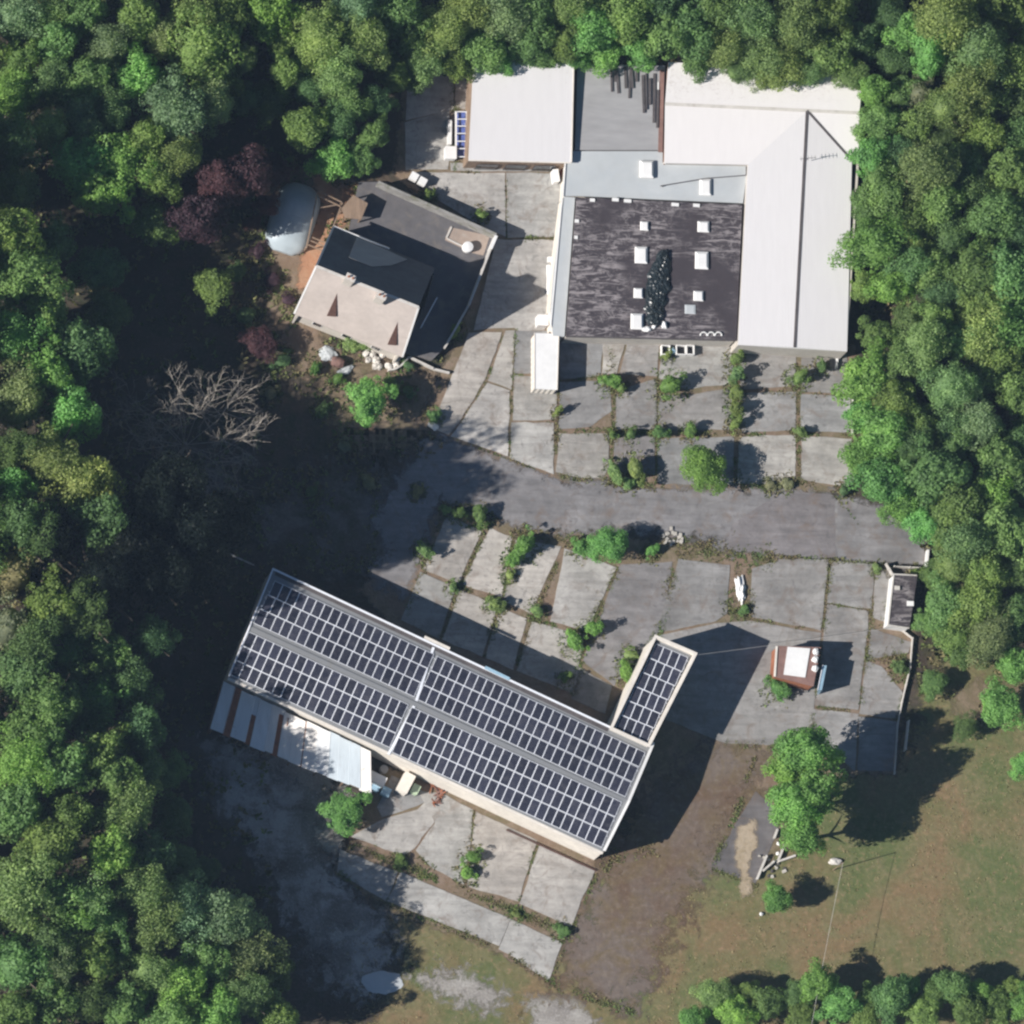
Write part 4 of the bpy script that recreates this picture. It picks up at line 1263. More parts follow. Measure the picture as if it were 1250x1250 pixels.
# --- small dark-roofed shed at the end of the road
sh = thing('small_shed', W(1098, 740), 'narrow shed with dark flat roof and white west wall by the road end', 'shed')
S4 = [W(1091, 701, 2.7), W(1120, 702.5, 2.6), W(1110, 767, 2.6), W(1084, 763, 2.7)]
slope(sh, S4, M['felt'], .12, 'roof')
c = sum(S4, Vector()) / 4
walls(sh, [c + (p - c) * .975 - Vector((0, 0, .13)) for p in S4], M['white'])
parapet(sh, [p + Vector((0, 0, .004)) for p in (S4[3], S4[0], S4[1])], .14, .08, M['pale_concrete'], 'roof_edge_trim')
mb = MB(); mb.bar(S4[3] + zz, S4[2] + zz, .14, .08); mb.make('roof_edge_trim', M['pale_concrete'], sh)
for x, y, w, h in ((1111, 737, 8, 6), (1095, 718, 6, 5)):
    p = W(x, y, 2.7); mb = MB(); mb.box((p.x, p.y, 2.66), (w * .09, h * .09, .25)); mb.make('skylight', M['white'] if w > 6 else M['pale_concrete'], sh)

# --- rusty white container
ct = thing('container', W(662, 445), 'long white-roofed container with rusty sides at the hall corner', 'container')
C4 = [W(652.5, 406.5, 2.75), W(682, 407.5, 2.75), W(680, 476, 2.75), W(652.5, 474.5, 2.75)]
slope(ct, C4, M['white'], .08, 'roof')
cs = MB()
for i in range(4):
    a, b = C4[i], C4[(i + 1) % 4]
    cc = sum(C4, Vector()) / 4
    a, b = a + (cc - a) * .02, b + (cc - b) * .02
    d = b - a; nn = Vector((d.y, -d.x, 0)).normalized()
    if nn.dot(cc - a) > 0: nn = -nn
    n_ = int(d.length / .14)
    mb = MB(); vs, fs = [], []
    for k in range(n_ + 1):
        o_ = nn * (-.04 if (k // 2) % 2 else 0)
        p = a.lerp(b, k / n_) + o_
        vs += [Vector((p.x, p.y, .12)), Vector((p.x, p.y, 2.66))]
    for k in range(n_): fs.append((k * 2, k * 2 + 2, k * 2 + 3, k * 2 + 1))
    mb.add(vs, fs); mb.make('side_panel', M['cream'] if i in (2, 3) else M['rust'], ct)
mb = MB(); mb.prism([(sum(C4, Vector()) / 4 + (p - sum(C4, Vector()) / 4) * .93).xy for p in C4], .03, .12); mb.make('base_frame', M['rust'], ct)
for a, b in ((C4[0], C4[3]), (C4[1], C4[2])):
    mb = MB(); mb.bar(a + Vector((0, 0, .003)), b + Vector((0, 0, .003)), .1, .05); mb.make('top_rail', M['cream'], ct)

# --- brown site cabin with a white sheet over it
cb = thing('site_cabin', W(970, 820), 'brown box cabin on the slabs right of the solar wing', 'cabin')
K4 = [W(948, 789, 3.2), W(1002, 791, 3.2), W(993, 838, 3.2), W(945.5, 826, 3.2)]
slope(cb, K4, M['brown_metal'], .1, 'roof')
c = sum(K4, Vector()) / 4
walls(cb, [c + (p - c) * .97 - Vector((0, 0, .11)) for p in K4], M['rust'])
mb = MB(); mb.bar(K4[3] + zz, K4[0] + zz, .22, .12); mb.make('roof_edge_trim', M['cream'], cb)
mb = MB(); mb.bar(K4[0] + zz + Vector((.15, 0, 0)), K4[1] + zz, .12, .08); mb.make('roof_edge_trim', M['brown_metal'], cb)
o = slope(None, [W(961.5, 789.5, 3.32), W(989, 791.5, 3.32), W(983, 827, 3.30), W(956.5, 823.5, 3.30)], M['white'], .05, 'roof_board')
tag(o, 'bright white square board lying on the brown cabin roof', 'board')
bl = thing('blue_panel', W(1003, 836), 'narrow blue panel leaning on the east side of the brown cabin', 'panel')
mb = MB(); a, b = W(1004, 812, 2.9), W(998, 842, 2.9)
mb.hexa([Vector((a.x + .55, a.y, 0)), Vector((b.x + .55, b.y, 0)), Vector((b.x + .75, b.y, 0)), Vector((a.x + .75, a.y, 0))], [a, b, b + Vector((.5, 0, -.05)), a + Vector((.5, 0, -.05))])
mb.make('sheet', M['light_blue'], bl)
mb = MB(); mb.bar(a + Vector((.02, 0, .01)), b + Vector((.02, 0, .01)), .08, .06); mb.make('edge_rail', M['frame_metal'], bl)
def lump(name, c, size, mat, label, cat, seed, amp=.35, group=None, sub=3, flat_=True):
    """irregular sack, stone or bundle"""
    bm = bmesh.new()
    bmesh.ops.create_icosphere(bm, subdivisions=sub, radius=1)
    for v in bm.verts:
        d = 1 + amp * (noise.noise(v.co * 1.3 + Vector((seed, 0, 0))) + .5 * noise.noise(v.co * 3.1 + Vector((seed, 3, 0))))
        v.co = v.co * d
        if v.co.z < -.45: v.co.z = -.45
        v.co = Vector((v.co.x * size[0], v.co.y * size[1], (v.co.z + .45) * size[2]))
    me = bpy.data.meshes.new(name); bm.to_mesh(me); bm.free()
    me.materials.append(mat)
    o = bpy.data.objects.new(name, me); o.location = c; o.rotation_euler = (0, 0, size[3] if len(size) > 3 else 0)
    COL.objects.link(o)
    return tag(o, label, cat, group)
for i, (x, y, lab) in enumerate(((996, 796, 'topmost'), (995, 805, 'middle'), (995, 816, 'lowest'))):
    p = W(x, y, 3.3); lump('sack', (p.x, p.y, 3.21), (.36, .38, .28), M['white'], lab + ' of three white sacks on the brown cabin roof', 'sack', i * 5, group='sacks on the cabin roof')

# --- things on the hall roof
bt = thing('black_tarpaulin', W(803, 350, 4.0), 'crumpled shiny black plastic sheeting heaped on the felt roof', 'tarpaulin')
vs, fs = [], []
nu, nv = 46, 16
tp = [(811, 306), (806, 330), (802, 355), (799, 378), (800, 398)]
wd = [.5, 1.25, 1.35, 1.1, .9]
for i in range(nu + 1):
    u = i / nu * 4; k = min(3, int(u)); f_ = u - k
    c = W(tp[k][0], tp[k][1], 4.02).lerp(W(tp[k + 1][0], tp[k + 1][1], 4.02), f_); w = wd[k] * (1 - f_) + wd[k + 1] * f_
    for j in range(nv + 1):
        s_ = j / nv * 2 - 1
        q = Vector((c.x * 1.8, c.y * 1.8, j * .6))
        e = noise.noise(q); e2 = noise.noise(q * 2.7); e3 = abs(noise.noise(q * 1.6 + Vector((5, 5, 5))))
        p = c + Vector((s_ * w * (1 + .35 * noise.noise(Vector((i * .25, s_ * 2, 7)))), e * .1, .05 + max(0, (1 - s_ * s_)) ** .5 * .22 + (e3 * .35 + e2 * .18 + .1) * (1 - abs(s_) ** 3)))
        p.z = max(p.z, 4.012); vs.append(p)
for i in range(nu):
    for j in range(nv):
        q = i * (nv + 1) + j; fs.append((q, q + 1, q + nv + 2, q + nv + 1))
obj('sheeting', vs, fs, M['tarp_black'], bt)
for i, (x, y, sx_, sy_, ang, lab) in enumerate(((789, 402, .55, .28, .1, 'flat white sack left of the foot of the black sheeting on the felt roof'), (799, 398, .42, .2, .8, 'slanting white sack at the foot of the black sheeting on the felt roof'), (810.5, 397, .36, .42, .4, 'upright white sack right of the foot of the black sheeting'))):
    p = W(x, y, 4.15); lump('sack', (p.x, p.y, 4.005), (sx_, sy_, .3, ang), M['white'], lab, 'sack', 20 + i, group='white sacks on the felt roof')
for i, (x, lab) in enumerate(((859, 'left of three pale rings'), (868, 'middle of three pale rings'), (877, 'right of three pale rings'))):
    p = W(x, 409, 4.1)
    rt = thing('ring', Vector((p.x, p.y, 4.0)), lab + ' leaning at the south edge of the felt roof', 'ring', 'pale rings on the felt roof')
    mb = MB(); ps = [Vector((p.x + .36 * math.cos(a), p.y + .30 * math.sin(a), 4.10 + .12 * math.sin(a))) for a in np.linspace(-.25, math.pi + .25, 14)]
    mb.tube(ps, .085, 6); mb.make('hoop', M['white'], rt)
po = thing('metal_pole', W(858, 220, 3.7), 'thin dark pole lying across the pale flat roof strip', 'pole')
mb = MB(); mb.tube([W(806, 227, 3.95), W(860, 218, 3.95), W(911, 214, 3.95)], .06, 6); mb.make('shaft', M['dark_wood'], po)
mb = MB(); mb.tube([W(911, 213, 3.95), W(911, 203, 3.95)], .07, 6); mb.make('end_bracket', M['dark_wood'], po)
for i in range(2):
    p = W((809, 911)[i], (227, 213)[i], 3.9); mb = MB(); mb.box((p.x, p.y, 3.602), (.1, .1, .3)); mb.make('support', M['dark_wood'], po)
ae = thing('aerial', W(984, 193, 5.5), 'thin television aerial on the ridge of the white gable roof', 'aerial')
p = W(984, 196, 5.45)
mb = MB(); mb.tube([Vector((p.x, p.y, 5.2)), Vector((p.x, p.y, 6.7))], .035, 6); mb.make('mast', M['dark'], ae)
q = Vector((p.x, p.y, 6.6))
mb = MB(); mb.tube([q + Vector((-.9, -.12, 0)), q + Vector((.9, .12, 0))], .03, 5); mb.make('boom', M['dark'], ae)
for k in range(5):
    e = q + Vector((-.8 + .4 * k, (-.8 + .4 * k) * .13, .035)); mb = MB(); mb.tube([e + Vector((.02, -.28, 0)), e + Vector((-.02, .28, 0))], .018, 4); mb.make('rod', M['dark'], ae)
rp = random.Random(3)
for i, (x, y0, y1) in enumerate(((747, 82, 112), (751, 80, 100), (755, 84, 114), (764, 82, 108), (768, 80, 120), (772, 86, 108), (777, 84, 100), (786, 92, 138), (789, 90, 134), (793, 96, 128), (798, 90, 150), (802, 110, 156))):
    mb = MB(); dx = rp.uniform(-2, 2)
    mb.bar(W(x + dx, y0, 3.77), W(x, y1, 3.77), rp.uniform(.16, .3), rp.uniform(.08, .2))
    o = mb.make('plank', M['dark_wood'])
    nth_ = ['first', 'second', 'third', 'fourth', 'fifth', 'sixth', 'seventh', 'eighth', 'ninth', 'tenth', 'eleventh', 'twelfth'][i]
    tag(o, nth_ + ' from the left of twelve dark planks lying on the grey flat roof', 'plank', 'planks on the grey roof')

# white-rimmed open crates at the foot of the felt-roofed hall
for i, (x, w, lab) in enumerate(((811, 10, 'leftmost'), (830, 12, 'middle'), (841, 9, 'rightmost'))):
    p = W(x, 429, 0)
    cr = thing('crate', p, lab + ' of three white-rimmed dark crates against the felt-roofed hall', 'crate', 'white-rimmed crates at the hall wall')
    s_ = w * .09 / 2
    for a, b in (((-s_, -.5), (s_, -.5)), ((s_, -.5), (s_, .5)), ((s_, .5), (-s_, .5)), ((-s_, .5), (-s_, -.5))):
        A, B = p + Vector((*a, 0)), p + Vector((*b, 0)); d_ = (B - A).normalized() * .045
        mb = MB(); mb.bar(A - d_ * .98, B - d_, .09, .9); mb.make('side', M['white'], cr)
    mb = MB(); mb.box((p.x, p.y, .07), (s_ * 1.75, .88, .12)); mb.make('base', M['dark'], cr)
dr = lump('bundle', W(820.5, 429, 0), (.26, .4, .6), M['light_blue'], 'pale blue plastic bundle between the crates at the hall wall', 'bundle', 77)

# tall white boards / cabinets along the west wall of the hall
def cabinet(name, x, y, z, w, h, ang, mat, label, cat, door=True, group=None):
    p = W(x, y, z)
    t = thing(name, Vector((p.x, p.y, 0)), label, cat, group)
    mb = MB(); mb.box((p.x, p.y, 0.02), (w, h, z - .08), ang); mb.make('body', mat, t)
    mb = MB(); mb.box((p.x, p.y, z - .057), (w * 1.05, h * 1.05, .057), ang); mb.make('lid', mat, t)
    if door:
        c_, s_ = math.cos(ang), math.sin(ang)
        q = Vector((p.x + s_ * (h / 2 + .012), p.y - c_ * (h / 2 + .012), .12)); mb = MB(); mb.box(q, (w * .88, .02, z - .3), ang); mb.make('door', mat, t)
        q2 = q + Vector((c_ * w * .3 + s_ * .025, s_ * w * .3 - c_ * .025, (z - .3) * .5)); mb = MB(); mb.box(q2, (.04, .03, .16), ang); mb.make('handle', M['dark'], t)
    return t
cabinet('cabinet', 663, 390.5, 1.8, 1.15, 1.15, 0, M['white'], 'square white cabinet just above the rusty container', 'cabinet')
cabinet('cabinet', 679, 214, 1.7, .62, 1.35, R(8), M['white'], 'narrow white cabinet at the corner of the white square roof', 'cabinet')
lump('scrap_heap', W(688, 212, 0), (.45, .7, .7), M['rust'], 'rusty brown heap between the white cabinet and the hall wall', 'heap', 41)
wp = thing('downpipe', W(669, 340), 'long thin white pipe lying along the west wall of the hall', 'pipe')
mb = MB(); mb.tube([W(670, 324, .25), W(669.5, 340, .25), W(669, 359, .25)], [.27, .18, .2], 8); mb.make('pipe', M['white'], wp)
mb = MB(); mb.box((W(671, 318).x, W(671, 318).y, .02), (.6, .6, .6)); mb.make('pipe_box', M['white'], wp)
o = MB(); p = W(670, 372); o.box((p.x, p.y, .02), (.34, .95, .5)); o = o.make('white_box', M['white'])
tag(o, 'small upright white box below the white pipe along the hall wall', 'box')

# white rack with blue bins by the square building
rk = thing('bin_rack', W(563, 162), 'white-framed rack holding a row of blue bins beside the white square roof', 'rack')
rz = .95
for x in (556.5, 569.5):
    mb = MB(); mb.bar(W(x, 136, rz), W(x, 192, rz), .2 if x < 560 else .1, .08); mb.make('side_rail', M['white'], rk)
for y in (136.5, 145.5, 154, 163, 172.5, 181.5, 191.5):
    mb = MB(); mb.bar(W(558, y, rz - .005), W(568.9, y, rz - .005), .1, .07); mb.make('cross_bar', M['frame_metal'], rk)
for i in range(6):
    y = 141 + i * 9.1
    p = W(563, y, .5); mb = MB(); mb.box((p.x, p.y, .06), (.92, .68, .55), 0)
    mb.make('bin', M['blue'], rk)
for x in (556.5, 569.5):
    for y in (137, 164, 191):
        p = W(x, y, rz); mb = MB(); mb.box((p.x, p.y, .02), (.09, .09, rz - .03)); mb.make('leg', M['white'], rk)
mb = MB(); p0, p1 = W(549.5, 146, .8), W(549, 176, .8)
mb.bar(Vector((p0.x, p0.y, .03)), Vector((p1.x, p1.y, .03)), .42, .75); o = mb.make('white_bench', M['white']); tag(o, 'long narrow white bench left of the rack of blue bins', 'bench')
cabinet('cabinet', 550.5, 186, 1.3, 1.2, 1.35, 0, M['white'], 'broad white cabinet at the lower end of the blue bin rack', 'cabinet')
for i, (x, y, lab) in enumerate(((505.8, 215, 'left of two white crates in the shade behind the house terrace'), (516, 221, 'right of two white crates in the shade behind the house terrace'))):
    cabinet('white_crate', x, y, 1.2, .85, .8, R(-28), M['white'], lab, 'crate', False, 'white crates behind the annex')

# bins and cabinets by the lean-to
cabinet('cabinet', 460, 950, 1.9, 2.0, 1.05, R(-25), M['white'], 'wide white cabinet at the end of the lean-to', 'cabinet')
cabinet('cabinet', 496, 955, 2.1, 1.2, 2.1, R(-27), M['cream'], 'tall cream cabinet standing against the long building', 'cabinet')
cabinet('wheelie_bin', 507.5, 963, 1.1, .8, 1.0, R(-27), M['green_plastic'], 'pale green bin beside the tall cream cabinet', 'bin')
cabinet('tub', 459, 960.5, 1.0, .85, .75, R(-25), M['light_blue'], 'left of two blue tubs below the white cabinet', 'tub', False, 'blue tubs by the lean-to')
cabinet('tub', 471.5, 966, 1.0, .95, .9, R(-25), M['light_blue'], 'right of two blue tubs below the white cabinet', 'tub', False, 'blue tubs by the lean-to')
dt = thing('drum', W(468, 942), 'grey steel drum between the lean-to and the cream cabinet', 'drum')
p = W(469, 938.5, .9)
mb = MB(); mb.lathe((p.x, p.y, .02), [(.45, 0), (.47, .03), (.45, .3), (.47, .33), (.45, .6), (.47, .63), (.45, .88)], 16); mb.make('drum_body', M['grey_roof'], dt)
mb = MB(); mb.lathe((p.x, p.y, .905), [(.45, 0), (.40, .03)], 16); mb.make('lid', M['grey_roof'], dt)
hp = thing('scrap_heap', W(533, 975), 'curved heap of rusty scrap right of the green bin', 'heap')
rs = random.Random(9)
for k in range(26):
    a = rs.uniform(-1.5, 1.7); rad_ = rs.uniform(.7, 1.2)
    p = W(527, 970) + Vector((math.cos(a) * rad_, math.sin(a) * rad_, .05)); e = Vector((rs.gauss(0, .3), rs.gauss(0, .3), rs.uniform(0, .35)))
    mb = MB(); mb.bar(p - e * .6 + Vector((0, 0, .12)), p + e + Vector((0, 0, .12)), .13, .08); mb.make('scrap_bar', M['rust'] if k % 3 else M['brown_metal'], hp)

# bundles, rubble, stones
lump('tarpaulin_bundle', W(904, 721, 0), (.40, 1.45, .35, R(6)), M['white'], 'long white bundle on the weedy strip between two slabs', 'bundle', 61, 1.0, None, 4)
rg = thing('rubble_heap', W(820, 656), 'loose heap of pale rubble at the south edge of the road', 'rubble')
for k in range(22):
    a = k / 22 * 6.283; p = W(820, 656) + Vector((math.cos(a) * rs.uniform(.5, 1.2), math.sin(a) * rs.uniform(.4, 1.0), 0))
    mb = MB(); mb.box((p.x, p.y, .02), (rs.uniform(.25, .42), rs.uniform(.2, .36), rs.uniform(.12, .3)), rs.uniform(0, 3)); mb.make('rubble_block', M['stone'], rg)
rkx = random.Random(4)
rkh = thing('stone_heap', W(467, 438), 'heap of pale stones in front of the house gable', 'stones')
for i in range(22):
    x, y = rkx.uniform(446, 486), rkx.uniform(424, 450)
    st = lump('stone', W(x, y, 0) - rkh.location, (rkx.uniform(.25, .5), rkx.uniform(.25, .45), .4, rkx.uniform(0, 3)), M['pale_concrete'], None, None, 100 + i, .5, None, 2)
    st.parent = rkh
lump('sheet_bundle', W(400, 432, 0), (.9, .8, .3), M['pale_roof'], 'crumpled pale sheet left of the brown barrel in the garden', 'sheet', 131, .6)
lump('sheet_bundle', W(421, 452, 0), (.9, .4, .25, R(25)), M['pale_roof'], 'crumpled pale sheet below the brown barrel in the garden', 'sheet', 135, .6)
br_ = thing('barrel', W(412, 440), 'brown barrel lying among pale sheets in front of the house', 'barrel')
mb = MB(); mb.tube([W(405, 440, .55), W(409, 441, .55), W(415, 443, .55), W(419, 444, .55)], [.48, .58, .58, .48], 14); mb.make('barrel_body', M['brown_metal'], br_)
lump('stone', W(529, 521, 0), (.6, .35, .35, R(-20)), M['white'], 'white pointed stone at the corner of the road and the yard', 'stone', 140, .5)
tp_ = lump('tarpaulin_sheet', W(467, 1199, 0), (2.2, 1.25, .10), M['pale_roof'], 'pale grey oval sheet lying in shade near the bottom left wood', 'tarpaulin', 152, .22, None, 4)
lump('block', W(1019, 1052, 0), (.7, .4, .35), M['pale_concrete'], 'pale concrete block at the foot of the cable pole', 'block', 160, .3)
for i, (x, y, lab) in enumerate(((950, 1030, 'upper of two small white stones by the ruined wall'), (949, 1042, 'lower of two small white stones by the ruined wall'), (929, 1116, 'small white stone left of the lone round bush on the grass'))):
    lump('stone', W(x, y, 0), (.2, .22, .25), M['white'], lab, 'stone', 170 + i, .3)
rw = thing('ruined_wall', W(945, 1040), 'broken low wall with pale copings beside the round-topped trees', 'wall')
for a, b in (((948, 1013), (944, 1024)), ((957, 1031), (949, 1051)), ((935, 1045), (923, 1074)), ((950, 1052), (970, 1045)), ((944, 1052), (930, 1064))):
    mb = MB(); mb.bar(W(*a), W(*b), .18, .55); w_ = mb.make('wall_section', M['stone'], rw)
    mb = MB(); mb.bar(W(*a) + Vector((0, 0, .553)), W(*b) + Vector((0, 0, .553)), .22, .06); mb.make('coping', M['pale_concrete'], w_)
for k in range(16):
    x, y = rs.uniform(925, 962), rs.uniform(1040, 1075)
    mb = MB(); p = W(x, y); mb.box((p.x, p.y, .02), (rs.uniform(.2, .5), rs.uniform(.15, .4), rs.uniform(.1, .35)), rs.uniform(0, 3)); mb.make('rubble_block', M['stone'] if k % 2 else M['dark_wood'], rw)

# walls and fences at the east edge of the south yard
def fence(name, pts, h, label, mat, step=2.0, th=.09):
    f = thing(name, W(*pts[0]), label, 'fence')
    for a, b in zip(pts[:-1], pts[1:]):
        A, B = W(*a), W(*b)
        n = max(1, round((B - A).length / step))
        for k in range(n):
            p, q = A.lerp(B, k / n), A.lerp(B, (k + 1) / n)
            e = (q - p).normalized() * .075
            mb = MB(); mb.bar(p + e + Vector((0, 0, .05)), q - e + Vector((0, 0, .05)), th, h); mb.make('panel', mat, f)
            mb = MB(); mb.box((p.x, p.y, 0), (.13, .13, h + .12)); mb.make('post', mat, f)
    p = W(*pts[-1]); mb = MB(); mb.box((p.x, p.y, 0), (.13, .13, h + .12)); mb.make('post', mat, f)
    return f
fence('concrete_fence', [(1095, 766), (1113, 780), (1110, 816), (1100, 858), (1095, 885), (1091, 945)], .55, 'pale concrete fence running down from the small dark shed', M['pale_concrete'])
fence('concrete_fence', [(1080, 690), (1088, 703)], 1.0, 'short pale fence slanting to the top corner of the small shed', M['pale_concrete'], .8)
fence('concrete_fence', [(1090, 693), (1128, 695)], .9, 'low pale fence along the south edge of the road end', M['pale_concrete'], 1.6)
fence('concrete_fence', [(1040, 482), (1039, 530)], .9, 'pale fence at the right edge of the slab yard', M['pale_concrete'], 1.6)
fence('concrete_fence', [(1107, 882), (1103, 917)], 1.3, 'short pale fence standing right of the long concrete fence', M['pale_concrete'], 1.6)
mb = MB(); mb.bar(W(1131, 673), W(1129, 694), .22, 1.0); o = mb.make('gate_barrier', M['white']); tag(o, 'white barrier across the right end of the road', 'barrier')
mb = MB(); mb.bar(W(1021, 438, 0), W(1020, 450, 0), .25, .5); o = mb.make('kerb_block', M['white']); tag(o, 'white block at the lower right corner of the white gable roof', 'block')

# poles lying on the shaded ground
for (a, b), lab in ((((178, 632), (212, 634)), 'pale pole lying on shaded ground below the bare trees'), (((258, 664), (310, 690)), 'long pale pole lying near the top corner of the solar roof')):
    mb = MB(); mb.tube([W(*a, .12), W((a[0] + b[0]) / 2, (a[1] + b[1]) / 2 + 1, .14), W(*b, .1)], [.11, .1, .07], 7)
    tag(mb.make('fallen_pole', M['pale_concrete']), lab, 'pole')
# cables
up_ = thing('utility_pole', W(1017, 1062), 'slim pole standing on the dry grass beside a pale block', 'pole')
p = W(1017, 1062)
mb = MB(); mb.tube([p, p + Vector((0, 0, 5.2))], [.055, .04], 8); mb.make('shaft', M['wood'], up_)
mb = MB(); mb.bar(p + Vector((-.12, 0, 5.2)), p + Vector((.12, 0, 5.2)), .06, .06); mb.make('bracket', M['wood'], up_)
def cable(pts, r, label, mat, sag=.6):
    a, b = Vector(pts[0]), Vector(pts[1])
    ps = [a.lerp(b, t) - Vector((0, 0, sag * 4 * t * (1 - t))) for t in np.linspace(0, 1, 12)]
    mb = MB(); mb.tube(ps, r, 5); o = mb.make('cable', mat); tag(o, label, 'cable')
cable([p + Vector((0, 0, 5.25)), W(975, 1340, 6.0)], .02, 'pale overhead cable crossing the grass down to the bottom hedge', M['pale_concrete'])
cable([W(846, 800, 7.2), W(1095, 765, 2.75)], .018, 'thin cable from the solar wing to the small dark shed', M['pale_concrete'])

# ------------------------------------------------------------------ trees
def leafy(seed, nl, per, ls, lump_r=(.26, .40), zs=1.0, shell=(.55, .82), jitter=.55, lobes=.22, low=-.45):
    r = np.random.RandomState(seed)
    V, F = [], []
    ph = r.uniform(0, 6.28, 6)
    # lumps spread over the crown's surface
    g = math.pi * (3 - math.sqrt(5))
    cs = []
    for i in range(nl):
        z = 1 - (i + .5) / nl * (1 - low)
        rr = math.sqrt(max(0, 1 - z * z))
        a = i * g + r.uniform(-.4, .4)
        d = np.array([rr * math.cos(a), rr * math.sin(a), z + r.uniform(-.12, .12)])
        d /= np.linalg.norm(d)
        out = 1 + lobes * math.sin(2 * a + ph[0]) * rr + lobes * .7 * math.sin(3 * a + ph[1] + 2 * z) * rr + lobes * .5 * math.sin(5 * a + ph[2])
        lr = r.uniform(*lump_r)
        cs.append((d * r.uniform(*shell) * out, lr, d))
    for c, lr, od in cs:
        n = int(per * (lr / .33) ** 2 * r.uniform(.8, 1.2))
        d = r.normal(size=(n, 3)) + od * .9 + np.array([0, 0, .35])
        d /= np.linalg.norm(d, axis=1)[:, None]
        rad = lr * (1 - r.uniform(0, 1, n) ** 2.2 * .55) * r.uniform(.9, 1.12, n)
        p = c + d * rad[:, None] * np.array([1, 1, .85])
        nn = d + od * .25 + np.array([0, 0, .25]) + r.normal(size=(n, 3)) * jitter
        nn /= np.linalg.norm(nn, axis=1)[:, None]
        t = np.cross(nn, r.normal(size=(n, 3)))
        t /= np.linalg.norm(t, axis=1)[:, None]
        b = np.cross(nn, t)
        s = ls * r.uniform(.6, 1.5, n)[:, None]
        k = r.uniform(.45, .75, n)[:, None]
        q = np.stack([p - t * s, p - b * s * k + nn * s * .12, p + t * s, p + b * s * k + nn * s * .12], 1)
        V.append(q.reshape(-1, 3))
    V = np.concatenate(V)
    V[:, 2] *= zs
    m = np.percentile(np.hypot(V[:, 0], V[:, 1]), 97)
    V /= m
    nq = len(V) // 4
    # a sparse dark interior so that no light falls through the middle
    bm = bmesh.new()
    bmesh.ops.create_icosphere(bm, subdivisions=2, radius=.58)
    cv = np.array([v.co[:] for v in bm.verts]) * np.array([1, 1, zs])
    cf = [[v.index for v in f.verts] for f in bm.faces]
    bm.free()
    me = bpy.data.meshes.new('crown')
    me.vertices.add(len(V) + len(cv))
    me.vertices.foreach_set('co', np.concatenate([V, cv]).astype(np.float32).ravel())
    nl_ = nq * 4 + len(cf) * 3
    me.loops.add(nl_)
    me.loops.foreach_set('vertex_index', np.concatenate([np.arange(nq * 4), np.array(cf).ravel() + len(V)]).astype(np.int32))
    me.polygons.add(nq + len(cf))
    me.polygons.foreach_set('loop_start', np.concatenate([np.arange(nq) * 4, nq * 4 + np.arange(len(cf)) * 3]).astype(np.int32))
    me.materials.append(M['leaf'])
    me.update(calc_edges=True)
    me.validate()
    return me


PROTO = {
    'broad': [leafy(s, n_, 118, .052, lr_, jitter=.6, lobes=.28, shell=(.42, .86)) for s, n_, lr_ in ((1, 46, (.22, .46)), (2, 34, (.26, .56)), (3, 60, (.18, .40)), (4, 40, (.2, .6)))],
    'big': [leafy(s, n_, 104, .039, lr_, jitter=.6, lobes=.26, shell=(.5, .9)) for s, n_, lr_ in ((11, 84, (.17, .36)), (12, 60, (.2, .46)), (13, 110, (.14, .32)), (14, 70, (.15, .5)))],
    'soft': [leafy(s, 60, 150, .034, (.20, .44), zs=1.1, jitter=.85, lobes=.32, shell=(.4, .86)) for s in (21, 22, 23, 24)],
    'sparse': [leafy(s, 30, 50, .05, (.20, .34), jitter=.9, lobes=.35) for s in (31, 32)],
    'shrub': [leafy(s, 20, 60, .085, (.24, .50), shell=(.25, .85), low=-.1, lobes=.5, jitter=.8) for s in (41, 42, 43, 44, 45)],
}
rt_ = random.Random(77)


def trunk_mesh(seed):
    r = random.Random(seed)
    mb = MB()
    mb.tube([(0, 0, 0), (r.uniform(-.02, .02), r.uniform(-.02, .02), .25), (r.uniform(-.03, .03), r.uniform(-.03, .03), .55), (r.uniform(-.04, .04), r.uniform(-.04, .04), .85)], [.026, .020, .014, .004], 7)
    for k in range(6):
        a = k * 1.05 + r.uniform(-.3, .3); z = r.uniform(.3, .6); l = r.uniform(.14, .24)
        mb.tube([(0, 0, z), (math.cos(a) * l * .5, math.sin(a) * l * .5, z + l * .55), (math.cos(a) * l, math.sin(a) * l, z + l)], [.011, .008, .003], 5)
    me = bpy.data.meshes.new('trunk')
    me.from_pydata([tuple(v) for v in mb.v], [], mb.f)
    me.materials.append(M['bark'])
    me.update()
    return me


TRUNK = [trunk_mesh(s) for s in range(4)]
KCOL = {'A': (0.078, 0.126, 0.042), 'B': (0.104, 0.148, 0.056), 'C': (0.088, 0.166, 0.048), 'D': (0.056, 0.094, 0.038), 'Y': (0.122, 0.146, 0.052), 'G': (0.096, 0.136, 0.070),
        'P': (0.066, 0.034, 0.040), 'O': (0.115, 0.115, 0.065), 'E': (0.012, 0.018, 0.013)}  # E is near-black: the shade of the ground put into the leaf colour
KNAME = {'A': 'mid-green', 'B': 'yellow-green', 'C': 'bright green', 'D': 'dark green', 'Y': 'olive-yellow', 'G': 'grey-green', 'P': 'purple-leaved', 'O': 'olive-brown', 'E': 'blackish shade'}
KPROTO = {'A': ('broad', 'big'), 'B': ('soft',), 'C': ('broad', 'big'), 'D': ('broad', 'soft'), 'Y': ('soft',), 'G': ('soft',), 'P': ('broad',), 'O': ('sparse',), 'E': ('soft',)}
ALLT = []
FEET = [[(570, 80), (692, 82), (690, 212), (566, 208)], [(694, 85), (1045, 92), (1030, 440), (670, 420)], [(345, 300), (400, 240), (610, 295), (540, 440), (480, 445), (345, 400)]]


